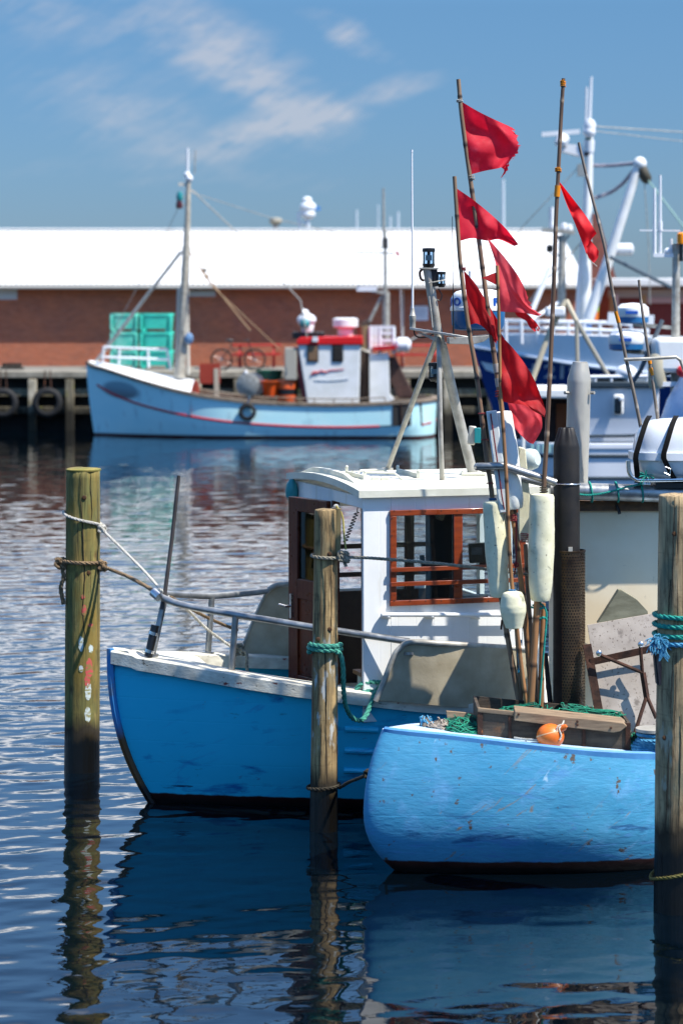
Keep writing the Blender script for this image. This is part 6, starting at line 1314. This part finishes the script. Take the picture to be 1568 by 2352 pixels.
mb().prism([P(1289, 330, YM2), P(1335, 333, YM2), P(1345, 360, YM2), P(1330, 358, YM2), P(1287, 347, YM2)], (0, .35, 0)).build('radar_shelf', m_whip, tm, smooth=False)
mb().beam(P(1243, 309, YM2), P(1330, 302, YM2), .12, .11).lathe([(.14, 0), (.18, .1), (.1, .3)], P(1288, 335, YM2), n=14).ball(P(1294, 320, YM2), .14).build('radar_scanner', m_whip, tm)
mb().box(P(1334, 391, YM2), (.2, .2, .3)).build('lamp_box', M('grey lamp box', '#8d9290', .5), tm)
mb().tube([P(1350, 735, YM2-1), P(1400, 585, YM2-1), P(1466, 376, YM2-1)], [.14, .13, .11], 12).ball(P(1468, 376, YM2-1), .17).build('boom', m_white, tm)
mch = M('grey chain', '#8c8b97', .7)
m = mb().rope([P(1362, 380, YM2), P(1400, 380, YM2), P(1455, 375, YM2-1)], .05, .25, smooth=4).rope([P(1364, 455, YM2), P(1400, 442, YM2), P(1430, 420, YM2-.5), P(1456, 388, YM2-1)], .05, .25, smooth=4); m.build('chain', mch, tm)
mb().lathe([(.06, -.25), (.14, -.15), (.14, .15), (.06, .25)], P(1478, 400, YM2-1), (.5, 0, -1), 12).build('pulley_block', M('dark pulley', '#3f3a2c', .7), tm)
mb().tube([P(1484, 410, YM2-1), P(1568, 520, YM2-3), P(1640, 610, YM2-4)], .022, 6).build('boom_wire', M('pale green wire', '#86a79c', .7), tm)
mb().tube([P(1478, 410, YM2-1), P(1488, 560, YM2-1), P(1492, 700, YM2-1)], .012, 5).tube([P(1356, 290, YM2), P(1700, 312, YM2+3)], .014, 5).tube([P(1356, 300, YM2), P(1700, 340, YM2+3)], .01, 5).tube([P(1350, 360, YM2), P(1200, 520, YM2), P(1110, 660, YM2+1)], .012, 5).tube([P(1350, 540, YM2), P(1230, 670, YM2), P(1200, 720, YM2)], .02, 5).build('stay_wire', m_galv, tm)
mb().tube([P(1400, 590, YM2-1.2), P(1470, 625, YM2-1.6), P(1540, 660, YM2-2)], .05, 6).build('slack_line', M('dark slack line', '#4c5a63', .8), tm)
mb().tube([P(1288, 760, YM2), P(1290, 540, YM2)], [.12, .09], 12).build('signal_post', m_galv, tw)
mb().beam(P(1245, 528, YM2), P(1318, 534, YM2), .3, .1).beam(P(1275, 540, YM2), P(1290, 560, YM2), .1, .06).beam(P(1306, 540, YM2), P(1291, 560, YM2), .1, .06).beam(P(1262, 583, YM2), P(1288, 588, YM2), .04, .04).build('signal_yard', m_galv, tw)
mb().lathe([(.06, 0), (.09, .06), (.09, .16), (.04, .2)], P(1262, 580, YM2), n=10).build('signal_lamp', m_black, tw)
m = mb()
for u, v in ((1268, 520), (1294, 522), (1306, 525)): m.lathe([(.08, 0), (.1, .1), (.06, .2)], P(u, v+8, YM2), n=10)
m.tube([P(1266, 528, YM2), P(1266, 476, YM2)], .07, 8).build('signal_lamp', m_whip, tw)
mb().tube([P(1210, 740, YM2-.5), P(1262, 615, YM2-.2)], .07, 8).tube([P(1210, 740, YM2-.5), P(1290, 690, YM2)], .05, 8).build('post_brace', m_whip, tw)
mb().lathe([(.05, -.25), (.16, -.2), (.16, .2), (.05, .25)], P(1432, 573, YM2+1), (1, 0, 0), 12).build('mast_float', m_whip, tw)
v1 = thing('safety_vest', 'lime and orange safety vest hung on the trawler rail by the white mast', 'safety vest', P(1362, 735, YM2+.4))
mb().prism([P(1346, 693, YM2+.4), P(1356, 698, YM2+.4), P(1370, 694, YM2+.4), P(1375, 700, YM2+.4), P(1373, 716, YM2+.4), P(1345, 716, YM2+.4)], (0, .12, 0)).build('upper', M('lime cloth', '#b7dc3a', .7), v1, smooth=False)
mb().prism([P(1346, 716, YM2+.4), P(1374, 716, YM2+.4), P(1373, 735, YM2+.4), P(1348, 735, YM2+.4)], (0, .12, 0)).build('lower', M('orange cloth', '#f07a12', .7), v1, smooth=False)
mb().lathe([(.05, 0), (.2, .03), (.22, .3), (.08, .35)], P(1338, 770, YM2-1.6), n=14).build('blue_drum', M('blue drum', '#1c5c9c', .5), loc=P(1338, 770, YM2-1.6), label='small blue drum at the foot of the tall white mast', cat='drum')

# ================================================================ grey white work boat moored nearer
YW_ = 40.0; OW = Vector((S(1178-CU, YW_), YW_+1.1, 0))
wb_ = thing('work_boat', 'pale grey work boat with dark rubbing lines and one small rounded window', 'boat', OW, 0, 'boats across the harbour')
m_lav = M('pale grey hull paint', '#dfe2e6', .4, col2='#d5d9de', ns=1.5, zcol=[(.3, .05, '#1c2a33', .03)])
pw_, ppw, ssw, qw_ = hull_rows(wb_, 9, lambda q: 1.62, lambda z: .12+.25*max(0, 1-z/1.6)**2, lambda z: 0, lambda k: ip(k, [(0, 1.15), (.3, 1.33), (.6, 1.38), (1, 1.40)]), .13, lambda k: 2.2, .2, 2, nq=70, nk=12, round_bow=True)
hw_ = hull_mesh('hull', m_lav, wb_, ppw, ssw); trw = tree_of(hw_)
sweep_trim(mb(), [pw_(q, 1, 1) for q in qw_[1:]], .02, .12, .03, .05).build('gunwale', m_lav, wb_); sweep_trim(mb(), [pw_(q, 1, -1) for q in qw_[1:]], .12, .05, .05, .06).build('gunwale', m_white, wb_)
m_dkl = M('dark rubbing line', '#22343f', .6)
for v in (1054, 1106): mb().tube(project_to(trw, [P(u, v+ip(u, [(1185, 8), (1260, 2), (1330, 0)]), YW_-1) for u in range(1186, 1560, 12)], 0), .03, 8).build('rubbing_line', m_dkl, wb_)
rows = []
for q in (.06, .5, .95): a, b = pw_(q, 1, 1), pw_(q, 1, -1); rows.append([a-Vector((0, 0, .1)), b-Vector((0, 0, .1))])
mb().grid(rows).build('deck', M('pale deck', '#a9a9a2', .7), wb_)
ch_ = mb()
q4 = [pw_(.30, 1, 1), pw_(.82, 1, 1)]
x0, x1 = S(1338-CU, 39.8), S(1512-CU, 39.8); z0, z1 = 1.64, P(0, 887, 39.8).z; ys = 39.72
ch_.prism([(x0, ys+.16, z0), (x1, ys+.16, z0), (x1, ys, z1), (x0, ys, z1)], (0, 2.2, 0)); hs = ch_.build('deckhouse', m_lav, wb_, bevel=.04, smooth=False)
mb().box(((x0+x1)/2, ys+1.05, z1+.03), (x1-x0+.1, 2.25, .1)).build('roof', m_dkl, hs, bevel=.02)
m = mb().tube([P(1345, 866, 39.7), P(1500, 864, 39.7)], .03, 8)
for u in (1366, 1403, 1443, 1485): m.tube([P(u, 866, 39.7), P(u, 886, 39.7)], .025, 8)
m.build('roof_rail', m_whip, hs)
wn = mb().box(P(1419, 929, 39.68), (.17, .06, .34)).build('window', m_white, hs, bevel=.05)
mb().box(P(1418, 932, 39.63), (.12, .05, .26)).build('pane', M('dark pane', '#101c24', .1), wn, bevel=.04)
mb().box(P(1426, 916, 39.60), (.08, .04, .08)).build('vent', m_whip, wn, bevel=.02)
mb().tube([P(1342, 1002, 39.74), P(1430, 1001, 39.74), P(1510, 998, 39.74)], .025, 8).build('rubbing_line', m_dkl, hs)
mb().prism([P(1195, 905, 39.9), P(1215, 893, 39.9), P(1345, 893, 39.9), P(1345, 916, 39.9), P(1195, 914, 39.9)], (0, 2.0, 0)).build('canopy', m_white, wb_, bevel=.03, smooth=False)
m = mb()
for u in (1200, 1335): m.tube([P(u, 912, 39.95), P(u, 1030, 39.95)], .035, 8)
m.build('canopy_post', m_white, wb_)
mb().box(P(1272, 968, 41.2), (1.3, .05, .85)).build('inner_bulkhead', M('brown inner bulkhead', '#3c2a26', .8), wb_)
mb().box(P(1290, 975, 41.1), (.2, .06, .7)).build('inner_door', M('orange brown door', '#8c4a22', .7), wb_)
m = mb()
for i in range(6): m.box(P(1222+i*13, 1030, 39.8), (.05, .03, .14))
m.build('teal_cleats', M('pale teal paint', '#8fb8b6', .6), wb_)
tp = P(1323, 738, 40.2)
m = mb().tube([tp, P(1326, 866, 40.0)], .035, 8).tube([tp, P(1398, 868, 40.0)], .04, 8)
m.build('roof_tripod', M('ochre grey tube', '#8f8a7c', .6), wb_); mb().tube([P(1300, 690, 40.4), P(1262, 760, 40.3), P(1214, 893, 40.2)], .05, 8).tube([tp, P(1300, 690, 40.4)], .04, 8).build('derrick', M('beige derrick', '#b3a88f', .7), wb_)
mb().box(P(1274, 716, 40.2), (.32, .2, .16)).build('flood_light', m_whip, wb_, bevel=.03)
mb().box(P(1398, 872, 39.9), (.5, .3, .1)).build('roof_hatch', m_black, wb_); mb().ball(P(1437, 856, 39.8), .15, (1.2, 1, .9)).build('roof_vent', m_whip, wb_)
# ================================================================ small white boat at the edge of the picture
YE_ = 31.0
eb = thing('motor_boat', 'motor boat with blue based radar domes and an orange beacon on its mast', 'boat', Vector((S(1490-CU, YE_), YE_, 0)), 0, 'boats across the harbour')
pe_, ppe, sse, qe_ = hull_rows(eb, 7, lambda q: 3.0-q*.4, lambda z: .38*max(0, (1-z/2.9))**1.2+.40*max(0, (z-1.9)/1.1)**2, lambda z: 0, lambda k: ip(k, [(0, .5), (.3, .8), (.6, 1.0), (1, 1.0)]), .22, lambda k: 2.2, .2, 2, nq=50, nk=12, round_bow=True)
hull_mesh('hull', M('blue grey hull paint', '#a9bdd6', .35, col2='#9cb2cf', ns=2), eb, ppe, sse)
mb().box(P(1580, 815, YE_+.6), (.95, .8, .45)).build('cabin', m_white, eb, bevel=.06)
em = mb().tube([P(1549, 900, YE_+.8), P(1552, 560, YE_+.8)], [.06, .05], 12).build('mast', m_galv, eb)
mb().beam(P(1499, 586, YE_+.8), P(1590, 587, YE_+.8), .06, .05).beam(P(1468, 529, YE_+.8), P(1560, 530, YE_+.8), .02, .02).build('yard', m_whip, em)
mb().tube([P(1502, 582, YE_+.8), P(1502, 432, YE_+.8)], [.025, .018], 8).tube([P(1515, 590, YE_+.8), P(1515, 402, YE_+.8)], [.022, .016], 8).tube([P(1540, 585, YE_+.8), P(1540, 548, YE_+.8)], .02, 8).build('whip_antenna', m_whip, em)
mb().lathe([(.03, 0), (.03, .12)], P(1515, 530, YE_+.8), n=10).ball(P(1532, 578, YE_+.8), .05).build('antenna_base', m_whip, em)
mb().lathe([(.05, 0), (.055, .04), (.055, .13), (.03, .15)], P(1563, 560, YE_+.7), n=14).build('beacon', M('orange beacon', '#f08a10', .3), em); mb().tube([P(1563, 600, YE_+.7), P(1563, 560, YE_+.7)], .03, 8).build('beacon_post', m_black, em)
for (u, v, r_) in ((1452, 728, .22), (1437, 790, .24)):
    c = P(u, v, YE_+.9); dd_ = mb().lathe([(r_*.95, .0), (r_, .03), (r_*.95, .12), (r_*.7, .17), (.02, .185)], c, n=26).build('radome', m_dome, eb); mb().lathe([(r_*.7, -.09), (r_*.95, -.07), (r_*.95, 0)], c, n=26).build('radome_base', m_domeb, dd_)
    mb().box(c+Vector((-.04, -r_, .06)), (.16, .02, .04)).build('blue_mark', m_letb, dd_)
    mb().beam(c+Vector((0, 0, -.1)), P(1549, v+25, YE_+.8), .06, .05).build('dome_bracket', m_galv, eb)
mb().tube([P(1520, 735, YE_+.8), P(1470, 850, YE_+.7), P(1450, 880, YE_+.6)], .03, 8).build('stay_tube', M('dark stay tube', '#49525a', .6), eb)
mb().box(P(1517, 842, YE_+.5), (.25, .2, .22)).build('winch', m_black, eb, bevel=.03); mb().lathe([(.1, 0), (.12, .05), (.12, .4), (.08, .45)], P(1508, 892, YE_+.3), n=14).build('tan_fender', M('tan fender', '#a79f88', .6), eb)
mb().ball(P(1566, 853, YE_+.2), .08).build('red_lamp', M('red lamp', '#c8202a', .4), eb)
mb().box(P(1545, 882, YE_+.25), (.5, .1, .06)).build('handrail', m_whip, eb)
